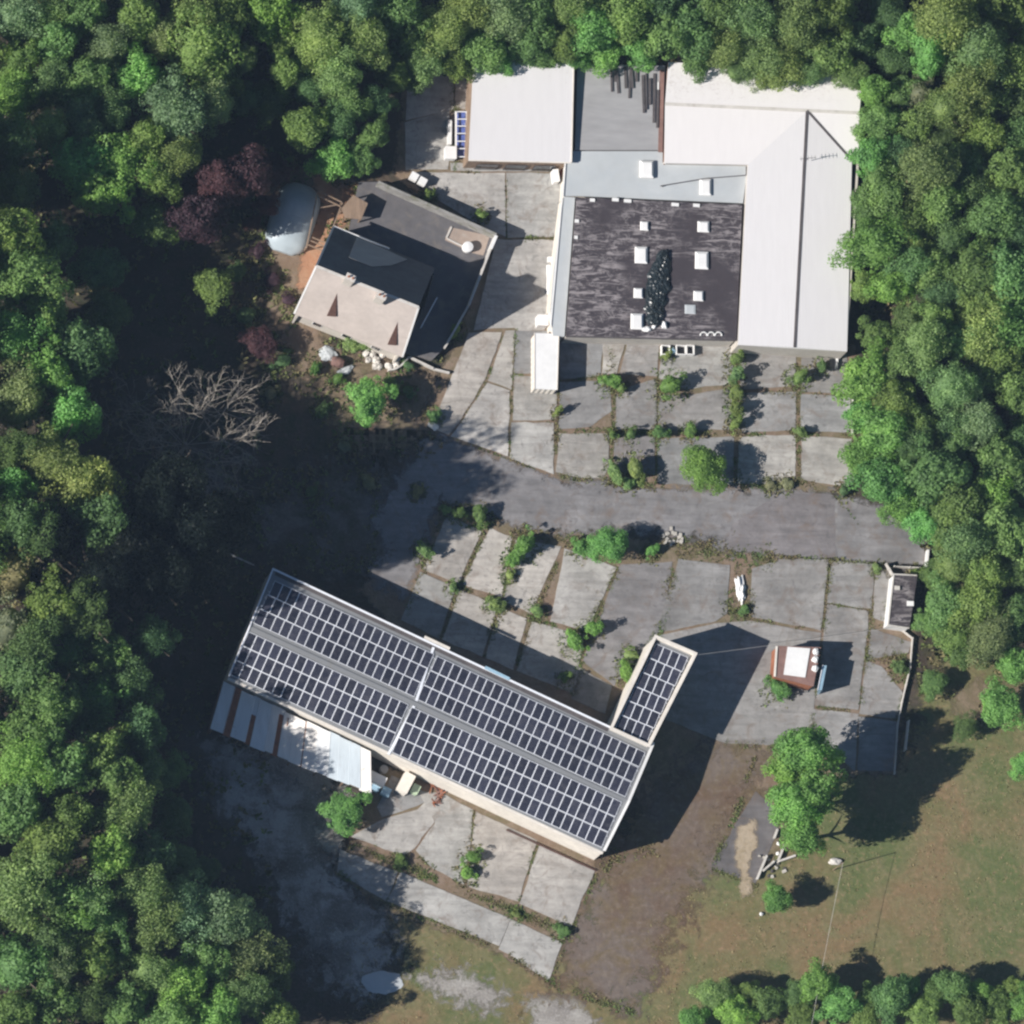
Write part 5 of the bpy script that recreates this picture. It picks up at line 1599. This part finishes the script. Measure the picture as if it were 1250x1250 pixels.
def inpoly(x, y, poly):
    c = False
    n = len(poly)
    for i in range(n):
        x1, y1 = poly[i]; x2, y2 = poly[(i + 1) % n]
        if (y1 > y) != (y2 > y) and x < (x2 - x1) * (y - y1) / (y2 - y1) + x1:
            c = not c
    return c


def tree(px, py, r, kind, h, shrub=False, stretch=(1, 1), rot=None, extra=None):
    R_ = r * .09 * (1.0 if shrub else 1.14 if (px < 420 or py < 130 or px > 1045) and py < 1190 else 1.04)
    zc = h * .62 if not shrub else h * .5
    base = W(px, py, zc)
    base.z = 0
    gx, gy = px - 1.9 * zc, py + 2.2 * zc
    if not shrub:
        for f in FEET:
            if inpoly(gx, gy, f): print('TREE BASE IN BUILDING', px, py, h)
    e = bpy.data.objects.new('shrub' if shrub else ('purple_tree' if kind == 'P' else 'dark_shade_tree' if kind == 'E' else 'broadleaf_tree'), None)
    e.location = base
    e.empty_display_size = .5
    COL.objects.link(e)
    e['category'] = 'shrub' if shrub else 'tree'
    pk = 'shrub' if shrub and r < 22 else rt_.choice(KPROTO[kind])
    if pk in ('broad', 'big') and not shrub: pk = 'big' if r > 41 else 'broad'
    me = rt_.choice(PROTO[pk])
    c = bpy.data.objects.new('crown', me)
    c.parent = e
    c.location = (0, 0, zc)
    c.rotation_euler = (0, 0, rot if rot is not None else rt_.uniform(0, 6.28))
    k = rt_.uniform(.92, 1.08)
    if rot is None:
        if shrub: k = rt_.uniform(.72, 1.3)
        c.scale = (R_ * k, R_ / k, (h - zc) * (1.0 if not shrub else 1.05))
    else:
        c.scale = (R_ * stretch[0], R_ * stretch[1], h - zc)
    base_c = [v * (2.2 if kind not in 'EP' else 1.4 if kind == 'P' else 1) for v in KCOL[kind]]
    j, g = rt_.uniform(.80, 1.25), rt_.uniform(-.13, .15)
    c.color = (base_c[0] * j * (1 + g), base_c[1] * j, base_c[2] * j * (1 - g), 1)
    COL.objects.link(c)
    t = bpy.data.objects.new('trunk' if not shrub else 'stem', rt_.choice(TRUNK))
    t.parent = e
    t.scale = (h * (.9 if not shrub else .7), h * (.9 if not shrub else .7), h * .95)
    COL.objects.link(t)
    ALLT.append((e, px, py, r, kind, shrub))
    return e


TREES = [
    # top left wood
    (22, 30, 36, 'G', 16), (66, 58, 32, 'A', 16), (98, 22, 30, 'A', 16), (130, 62, 30, 'G', 16), (165, 25, 32, 'A', 16), (198, 50, 30, 'G', 15), (243, 62, 44, 'A', 17), (280, 18, 30, 'A', 15),
    (325, 14, 36, 'C', 15), (297, 76, 18, 'Y', 12), (345, 88, 23, 'A', 11), (388, 48, 36, 'B', 16), (20, 118, 30, 'C', 15), (60, 103, 30, 'B', 16), (104, 104, 34, 'A', 16), (98, 150, 30, 'G', 16),
    (135, 140, 28, 'B', 16), (165, 98, 32, 'C', 16), (212, 140, 46, 'G', 18), (254, 128, 34, 'G', 15), (175, 178, 30, 'A', 16), (143, 196, 42, 'C', 16), (98, 200, 40, 'C', 15), (60, 160, 30, 'B', 15),
    (128, 234, 36, 'C', 14), (190, 215, 30, 'A', 14), (216, 196, 26, 'B', 15), (186, 274, 27, 'A', 10), (374, 156, 28, 'A', 11), (406, 196, 27, 'C', 8), (412, 150, 22, 'D', 9), (375, 108, 24, 'D', 9),
    (330, 125, 26, 'D', 8), (238, 26, 30, 'B', 16), (430, 130, 24, 'A', 10), (455, 165, 22, 'A', 8), (300, 120, 22, 'D', 8), (25, 75, 26, 'A', 15), (60, 20, 26, 'B', 15), (395, 100, 20, 'A', 10), (458, 125, 20, 'D', 8), (440, 195, 22, 'A', 7),
    (242, 268, 33, 'P', 14), (268, 222, 28, 'P', 14), (300, 212, 32, 'P', 14), (334, 206, 22, 'P', 6), (232, 225, 18, 'P', 8), (325, 250, 16, 'P', 5), (262, 352, 26, 'A', 6), (318, 420, 22, 'P', 4),
    # left edge
    (22, 340, 46, 'A', 20), (55, 380, 34, 'A', 18), (12, 412, 42, 'C', 20), (96, 430, 40, 'D', 18), (55, 455, 34, 'C', 20), (86, 508, 34, 'C', 20), (18, 490, 42, 'G', 20), (130, 385, 28, 'D', 10), (120, 330, 30, 'D', 9),
    (60, 570, 40, 'Y', 25), (100, 600, 42, 'Y', 25), (18, 600, 26, 'C', 20), (12, 560, 24, 'D', 20), (14, 700, 36, 'O', 20), (8, 765, 30, 'O', 19), (155, 675, 46, 'E', 23), (118, 715, 34, 'E', 24), (188, 705, 36, 'E', 20.5), (120, 645, 36, 'D', 24), (228, 650, 42, 'E', 21.2), (205, 600, 38, 'E', 21.8), (243, 692, 38, 'E', 20.5), (262, 640, 36, 'E', 18.6), (185, 625, 36, 'E', 23), (60, 660, 34, 'E', 22),  # most E trees are added to throw shade across the road
    # lower left wood
    (75, 795, 42, 'C', 20), (128, 800, 32, 'A', 18), (28, 830, 36, 'D', 18), (60, 868, 42, 'A', 20), (112, 862, 42, 'C', 20), (158, 838, 32, 'D', 16), (172, 895, 30, 'D', 16), (28, 935, 42, 'C', 20), (75, 942, 38, 'A', 19), (118, 925, 34, 'A', 18),
    (152, 990, 42, 'B', 18), (132, 1045, 38, 'C', 17), (20, 990, 38, 'A', 18), (60, 1035, 46, 'A', 19), (28, 1090, 42, 'B', 18), (168, 1090, 34, 'B', 15), (108, 1105, 36, 'B', 16), (60, 1150, 42, 'D', 16), (18, 1180, 42, 'A', 17), (112, 1168, 36, 'A', 15),
    (228, 1115, 40, 'G', 14), (190, 1135, 32, 'B', 14), (272, 1125, 38, 'G', 13), (292, 1170, 40, 'G', 13), (300, 1215, 36, 'B', 13), (180, 1190, 36, 'B', 14), (222, 1205, 36, 'C', 14), (262, 1238, 36, 'C', 13), (150, 1232, 34, 'A', 14), (60, 1220, 40, 'A', 15), (105, 1225, 30, 'D', 14),
    (15, 1242, 34, 'A', 15), (205, 1250, 34, 'A', 13), (335, 1240, 30, 'A', 10), (216, 1052, 24, 'D', 8), (250, 1062, 18, 'D', 6), (210, 1000, 24, 'D', 9), (205, 945, 24, 'D', 10), (330, 1190, 30, 'D', 10), (70, 1095, 34, 'A', 17), (85, 1000, 30, 'A', 18),
    (30, 890, 34, 'A', 19), (70, 1190, 30, 'G', 15), (95, 830, 30, 'A', 18),
    # top middle
    (440, 50, 36, 'B', 15), (432, 16, 30, 'G', 15), (412, 92, 28, 'B', 13), (480, 18, 32, 'A', 14), (520, 72, 27, 'B', 9), (543, 36, 34, 'B', 13), (575, 14, 30, 'B', 13), (590, 56, 32, 'A', 10), (610, 20, 32, 'G', 13), (640, 56, 27, 'A', 9), (650, 18, 32, 'A', 13),
    (688, 45, 28, 'A', 10), (690, 12, 28, 'B', 13), (722, 36, 34, 'C', 12), (738, 64, 26, 'C', 8), (762, 22, 34, 'A', 13), (782, 58, 28, 'C', 9), (810, 40, 34, 'A', 12), (800, 8, 28, 'D', 13), (842, 34, 36, 'A', 12), (872, 12, 32, 'A', 13), (878, 58, 30, 'B', 10),
    (912, 26, 36, 'B', 13), (924, 70, 30, 'B', 10), (960, 72, 34, 'B', 10), (972, 30, 34, 'B', 13), (1010, 66, 34, 'A', 11), (1014, 18, 30, 'A', 13), (1066, 112, 22, 'C', 10), (1050, 50, 28, 'D', 9), (470, 70, 24, 'D', 9), (850, 72, 22, 'A', 8), (1040, 92, 22, 'B', 9), (555, 78, 22, 'A', 8), (700, 70, 20, 'C', 7), (608, 70, 22, 'C', 8), (900, 86, 18, 'B', 8), (940, 92, 20, 'B', 8), (665, 72, 18, 'A', 7),
    (985, 90, 18, 'B', 8), (500, 100, 16, 'D', 5),
    # right wood
    (1150, 30, 40, 'B', 17), (1190, 66, 42, 'B', 17), (1136, 62, 30, 'C', 15), (1180, 112, 34, 'B', 15), (1148, 134, 28, 'B', 13), (1120, 116, 20, 'O', 11), (1232, 18, 34, 'A', 15), (1232, 86, 34, 'A', 15), (1196, 14, 30, 'A', 15), (1072, 152, 26, 'A', 10), (1066, 192, 30, 'C', 10), (1078, 232, 34, 'A', 11),
    (1098, 195, 26, 'D', 9), (1130, 208, 36, 'Y', 15), (1148, 246, 30, 'A', 13), (1200, 172, 28, 'A', 13), (1232, 215, 34, 'A', 14), (1184, 238, 30, 'D', 11), (1216, 268, 36, 'A', 14), (1068, 300, 42, 'C', 12), (1112, 326, 28, 'A', 11), (1086, 352, 26, 'C', 9), (1190, 330, 38, 'A', 13), (1156, 292, 28, 'D', 10),
    (1226, 335, 40, 'A', 14), (1150, 360, 30, 'D', 10), (1112, 392, 24, 'D', 9), (1230, 400, 40, 'C', 14), (1196, 412, 32, 'B', 13), (1056, 462, 38, 'C', 10), (1092, 490, 30, 'A', 11), (1128, 424, 36, 'B', 14), (1158, 476, 34, 'B', 14), (1078, 530, 36, 'C', 11), (1076, 590, 34, 'C', 10), (1112, 545, 28, 'D', 11),
    (1190, 468, 30, 'D', 11), (1240, 480, 34, 'A', 13), (1190, 518, 32, 'G', 13), (1216, 562, 36, 'A', 13), (1140, 578, 40, 'A', 14), (1166, 622, 36, 'A', 13), (1210, 604, 28, 'C', 12), (1176, 660, 32, 'B', 12), (1228, 648, 40, 'A', 13), (1100, 618, 24, 'C', 8), (1240, 700, 28, 'D', 9), (1140, 702, 16, 'A', 5), (1152, 735, 30, 'A', 8),
    (1192, 735, 32, 'A', 10), (1208, 778, 34, 'G', 10), (1165, 775, 24, 'A', 6), (1240, 812, 26, 'C', 8), (1222, 862, 30, 'C', 7), (1178, 888, 17, 'D', 3.5), (1252, 935, 18, 'C', 6), (1140, 835, 17, 'A', 3), (1130, 760, 18, 'A', 4), (1238, 130, 30, 'D', 11), (1245, 290, 28, 'D', 12), (1150, 170, 26, 'D', 9), (1160, 530, 26, 'D', 10), (1240, 590, 28, 'D', 11),
    (1240, 750, 30, 'A', 9), (1195, 690, 28, 'A', 10), (1115, 275, 28, 'A', 10), (1140, 390, 24, 'A', 11), (1185, 375, 26, 'A', 11), (1090, 75, 26, 'D', 9), (1085, 20, 28, 'D', 10),
    (10, 175, 36, 'D', 22), (14, 235, 34, 'D', 18), (60, 300, 30, 'D', 15), (10, 290, 36, 'A', 24), (45, 660, 30, 'D', 24), (18, 645, 28, 'D', 25), (100, 745, 34, 'D', 24), (60, 740, 34, 'A', 23), (40, 790, 30, 'D', 20), (170, 945, 30, 'D', 14), (185, 780, 26, 'D', 15),
    (180, 1045, 32, 'D', 14), (255, 1175, 28, 'A', 14), (130, 1130, 32, 'A', 15), (85, 1120, 32, 'C', 16), (140, 955, 34, 'A', 18), (50, 910, 30, 'A', 19), (345, 50, 24, 'A', 12), (360, 75, 22, 'A', 10), (265, 95, 26, 'A', 13), (415, 60, 24, 'A', 13), (500, 45, 26, 'A', 12), (480, 90, 20, 'A', 8),
    (1115, 160, 28, 'A', 10), (1100, 115, 28, 'A', 9), (1112, 40, 30, 'C', 12), (1205, 120, 28, 'A', 13), (1175, 205, 28, 'A', 12), (1240, 170, 28, 'A', 12), (1115, 300, 26, 'A', 10), (1140, 330, 28, 'A', 11), (1165, 420, 28, 'A', 12), (1215, 370, 28, 'A', 12), (1100, 440, 26, 'A', 11), (1222, 445, 28, 'A', 12),
    (1160, 545, 28, 'A', 11), (1245, 540, 26, 'A', 11), (1130, 640, 26, 'C', 9), (1190, 630, 28, 'A', 11), (1205, 700, 26, 'A', 10), (1060, 250, 24, 'A', 8), (1058, 350, 22, 'A', 7), (1070, 410, 24, 'A', 8), (1105, 585, 26, 'A', 9), (1120, 515, 26, 'A', 10), (1050, 560, 24, 'C', 8), (1052, 505, 22, 'C', 8), (1160, 690, 26, 'B', 9), (1225, 770, 26, 'A', 8), (1170, 800, 18, 'A', 5),
    # round-topped trees beside the south yard, lone trees, hedge at the bottom
    (985, 918, 38, 'C', 14), (962, 940, 28, 'C', 11), (968, 985, 33, 'C', 14), (992, 968, 34, 'C', 15), (978, 1022, 27, 'C', 12), (948, 1097, 20, 'C', 5),
    (860, 572, 31, 'C', 5.2), (450, 487, 32, 'C', 6.5), (742, 665, 25, 'C', 4.6), (420, 990, 31, 'C', 4.2),
    (915, 1212, 18, 'A', 4), (968, 1216, 18, 'B', 4.5), (1058, 1222, 20, 'A', 4.5), (1140, 1216, 19, 'A', 4.5), (1196, 1212, 18, 'C', 4.5), (1234, 1210, 18, 'A', 4.5), (1108, 1206, 16, 'C', 4),
    (870, 1214, 25, 'B', 5), (898, 1236, 26, 'C', 5), (940, 1222, 25, 'A', 5), (996, 1200, 27, 'C', 6), (1024, 1228, 28, 'C', 6), (980, 1238, 24, 'A', 5), (1088, 1218, 30, 'A', 6), (1124, 1236, 26, 'A', 5), (1164, 1206, 25, 'A', 6), (1182, 1236, 28, 'A', 6), (1216, 1230, 24, 'A', 5), (1250, 1226, 24, 'C', 6), (1055, 1244, 22, 'A', 5), (845, 1246, 20, 'C', 4),
]
def grown(t):
    x, y, r, k, h = t
    if x < 280 and 540 <= y < 780: h *= 1.1 if k == 'Y' else 1.22
    elif x > 60 and 780 <= y < 880: h = min(h, 16)
    elif x < 420 and y >= 780: h *= 1.2 if r > 26 else 1.0
    return (x, y, r, k, min(h, 33))


for t in TREES: tree(*grown(t))
for t in SHRUBS:
    if t[2] > 0: tree(*t, shrub=True)

# the wood goes on beyond the frame on the sunny side and shades what lies inside it
for i in range(26):
    x = -random.Random(i).uniform(10, 190)
    y = 20 + i * 47 + random.Random(i + 50).uniform(-20, 20)
    hh = 16 if y < 150 else 29 if y < 330 else 25 if y < 800 else 20
    e = tree(x, y, random.Random(i + 90).uniform(34, 44), 'A' if i % 3 else 'D', hh + random.Random(i + 9).uniform(-2, 2))

# labels for the trees: kind, where it stands, then its place among its like
ZONES = [(-500, 0, 0, 1300, 'beyond the left edge'), (0, 220, 0, 130, 'in the top left wood'), (220, 470, 0, 130, 'in the wood above the purple trees'), (0, 230, 130, 310, 'in the wood left of the purple trees'), (230, 470, 130, 215, 'above the terrace of the house'),
         (200, 400, 190, 450, 'around the domed garden shelter'), (0, 200, 310, 540, 'at the left edge beside the bare tree'), (0, 200, 540, 780, 'at the left edge below the bare tree'), (0, 225, 780, 960, 'left of the rusty lean-to'), (0, 260, 960, 1075, 'left of the shaded gravel'),
         (0, 160, 1075, 1260, 'in the bottom left corner'), (160, 400, 1075, 1260, 'below the shaded gravel'), (460, 700, 0, 130, 'above the square white roof'), (700, 860, 0, 130, 'above the grey flat roof'), (860, 1075, 0, 130, 'above the white gable roof'),
         (1040, 1140, 0, 270, 'beside the white gable roof'), (1140, 1300, 0, 270, 'in the top right corner'), (1040, 1130, 270, 400, 'at the lower right of the white roof'), (1130, 1300, 270, 440, 'right of the felt-roofed hall'), (1040, 1115, 440, 640, 'at the right edge of the slab yard'),
         (1115, 1300, 430, 560, 'further right of the slab yard'), (1115, 1300, 560, 705, 'beyond the road end'), (1115, 1300, 700, 950, 'right of the small dark shed'), (940, 1010, 880, 1040, 'in the clump below the slab yard'), (930, 970, 1080, 1110, 'on the grass below the ruined wall'),
         (840, 1300, 1170, 1260, 'in the hedge along the bottom edge'), (680, 790, 400, 485, 'in joints below the felt roof'), (790, 1045, 400, 520, 'in the slab yard below the hall'), (730, 1045, 515, 610, 'along the road side of the slab yard'), (500, 700, 600, 720, 'on slabs left of the bushy tree'), (700, 830, 600, 720, 'at the south edge of the road'),
         (500, 740, 700, 850, 'on the slabs along the solar roof'), (740, 800, 780, 850, 'against the west side of the solar wing'), (640, 700, 490, 515, 'beside the rusty container'), (930, 970, 820, 860, 'at the corner of the brown cabin'), (380, 560, 400, 560, 'in front of the house'), (480, 620, 220, 320, 'behind the house terrace'),
         (400, 720, 960, 1150, 'in the concrete yard below the solar roof'), (880, 940, 730, 760, 'by the white bundle'), (1040, 1130, 680, 860, 'by the small dark shed'), (300, 540, 560, 640, 'on shaded ground above the solar roof'), (540, 600, 390, 420, 'at the east side of the house')]
ORD = ['first', 'second', 'third', 'fourth', 'fifth', 'sixth', 'seventh', 'eighth', 'ninth', 'tenth', 'eleventh', 'twelfth', 'thirteenth', 'fourteenth', 'fifteenth', 'sixteenth', 'seventeenth', 'eighteenth', 'nineteenth', 'twentieth']
NUM = ['zero', 'one', 'two', 'three', 'four', 'five', 'six', 'seven', 'eight', 'nine', 'ten', 'eleven', 'twelve', 'thirteen', 'fourteen', 'fifteen', 'sixteen', 'seventeen']
buckets = {}
for rec in ALLT:
    e, px, py, r, k, s = rec
    zn = next((z[4] for z in ZONES if z[0] <= px < z[1] and z[2] <= py < z[3]), 'elsewhere on the site')
    if zn == 'elsewhere on the site': print('NO ZONE', px, py)
    buckets.setdefault((k, s, zn), []).append(rec)
for (k, s, zn), L_ in buckets.items():
    L_.sort(key=lambda q: q[1])
    noun = 'shrub' if s else 'tree'
    n = len(L_)
    for i, rec in enumerate(L_):
        if zn == 'beyond the left edge':
            lab = f'{KNAME[k]} {noun} {zn} of the picture'
        elif n == 1:
            lab = f'{KNAME[k]} {noun} {zn}'
        elif n == 2:
            lab = f'{"left" if i == 0 else "right"} of the two {KNAME[k]} {noun}s {zn}'
        elif n == 3:
            lab = f'{("leftmost", "middle", "rightmost")[i]} of the three {KNAME[k]} {noun}s {zn}'
        else:
            lab = f'{ORD[i]} from left of {NUM[n] if n < 18 else "many"} {KNAME[k]} {noun}s {zn}'.replace('from left of', 'of the', 1) if len(zn.split()) > 8 else f'{ORD[i]} from left of {NUM[n] if n < 18 else "many"} {KNAME[k]} {noun}s {zn}'
        rec[0]['label'] = lab
        if len(lab.split()) > 16: print('LONG', lab)
        rec[0]['group'] = f'{noun}s {zn}'

# bare trees
def bare(px, py, h, r, label, seed, levels=4, mat='dead_bark', n1=16):
    rr = random.Random(seed)
    base = W(px, py, h * .75); base.z = 0
    t = thing('bare_tree', base, label, 'tree', 'leafless trees')
    tr, tw = MB(), MB()
    hz = h * .38
    tr.tube([base, base + Vector((.1, 0, hz * .5)), base + Vector((0, .1, hz))], [.30, .24, .2], 8)
    def grow(p, d, L, rad, lev):
        mid = p + d * L * .5 + Vector((rr.gauss(0, .2), rr.gauss(0, .2), rr.gauss(0, .12))) * L * .5
        e = p + d * L + Vector((0, 0, -.03 * L))
        (tr if lev <= 1 else tw).tube([p, mid, e], [rad, rad * .75, rad * .45], 5 if lev < 2 else 3, cap=False)
        if lev >= levels: return
        for k in range(rr.choice((4, 5)) if lev < 3 else 4):
            s_ = rr.uniform(.35, 1.0)
            q = p.lerp(mid, s_ * 2) if s_ < .5 else mid.lerp(e, s_ * 2 - 1)
            dd = (d + Vector((rr.gauss(0, .75), rr.gauss(0, .75), rr.gauss(.05, .4)))).normalized()
            grow(q, dd, L * rr.uniform(.40, .62), max(rad * .72, .013), lev + 1)
    for k in range(n1):
        a = k / n1 * 6.283 + rr.uniform(-.25, .25)
        el = rr.uniform(.12, .95)
        d = Vector((math.cos(a) * math.cos(el), math.sin(a) * math.cos(el), math.sin(el)))
        grow(base + Vector((0, 0, hz * rr.uniform(.75, 1))), d, r * .09 * rr.uniform(.45, .72), .05, 1)
    tr.make('trunk', M[mat], t)
    tw.make('twigs', M[mat], t)
bare(238, 526, 20, 128, 'large leafless tree spreading pale branches over shaded ground', 5)
bare(215, 590, 11, 60, 'smaller leafless tree just below the large leafless tree', 8, 3, 'bark', 8)

# ------------------------------------------------------------------ air
m = bpy.data.materials.new('haze')
m.use_nodes = True
nt = m.node_tree
nt.nodes.remove(nt.nodes['Principled BSDF'])
pv = nt.nodes.new('ShaderNodeVolumePrincipled')
pv.inputs['Color'].default_value = (0.50, 0.70, 1.0, 1)
pv.inputs['Density'].default_value = 0.000034
pv.inputs['Anisotropy'].default_value = 0.0
nt.links.new(pv.outputs[0], nt.nodes['Material Output'].inputs['Volume'])
mb = MB()
mb.box((0, 0, -1.0), (900, 900, 1040), 0)
o = mb.make('haze', m)
o['kind'] = 'stuff'
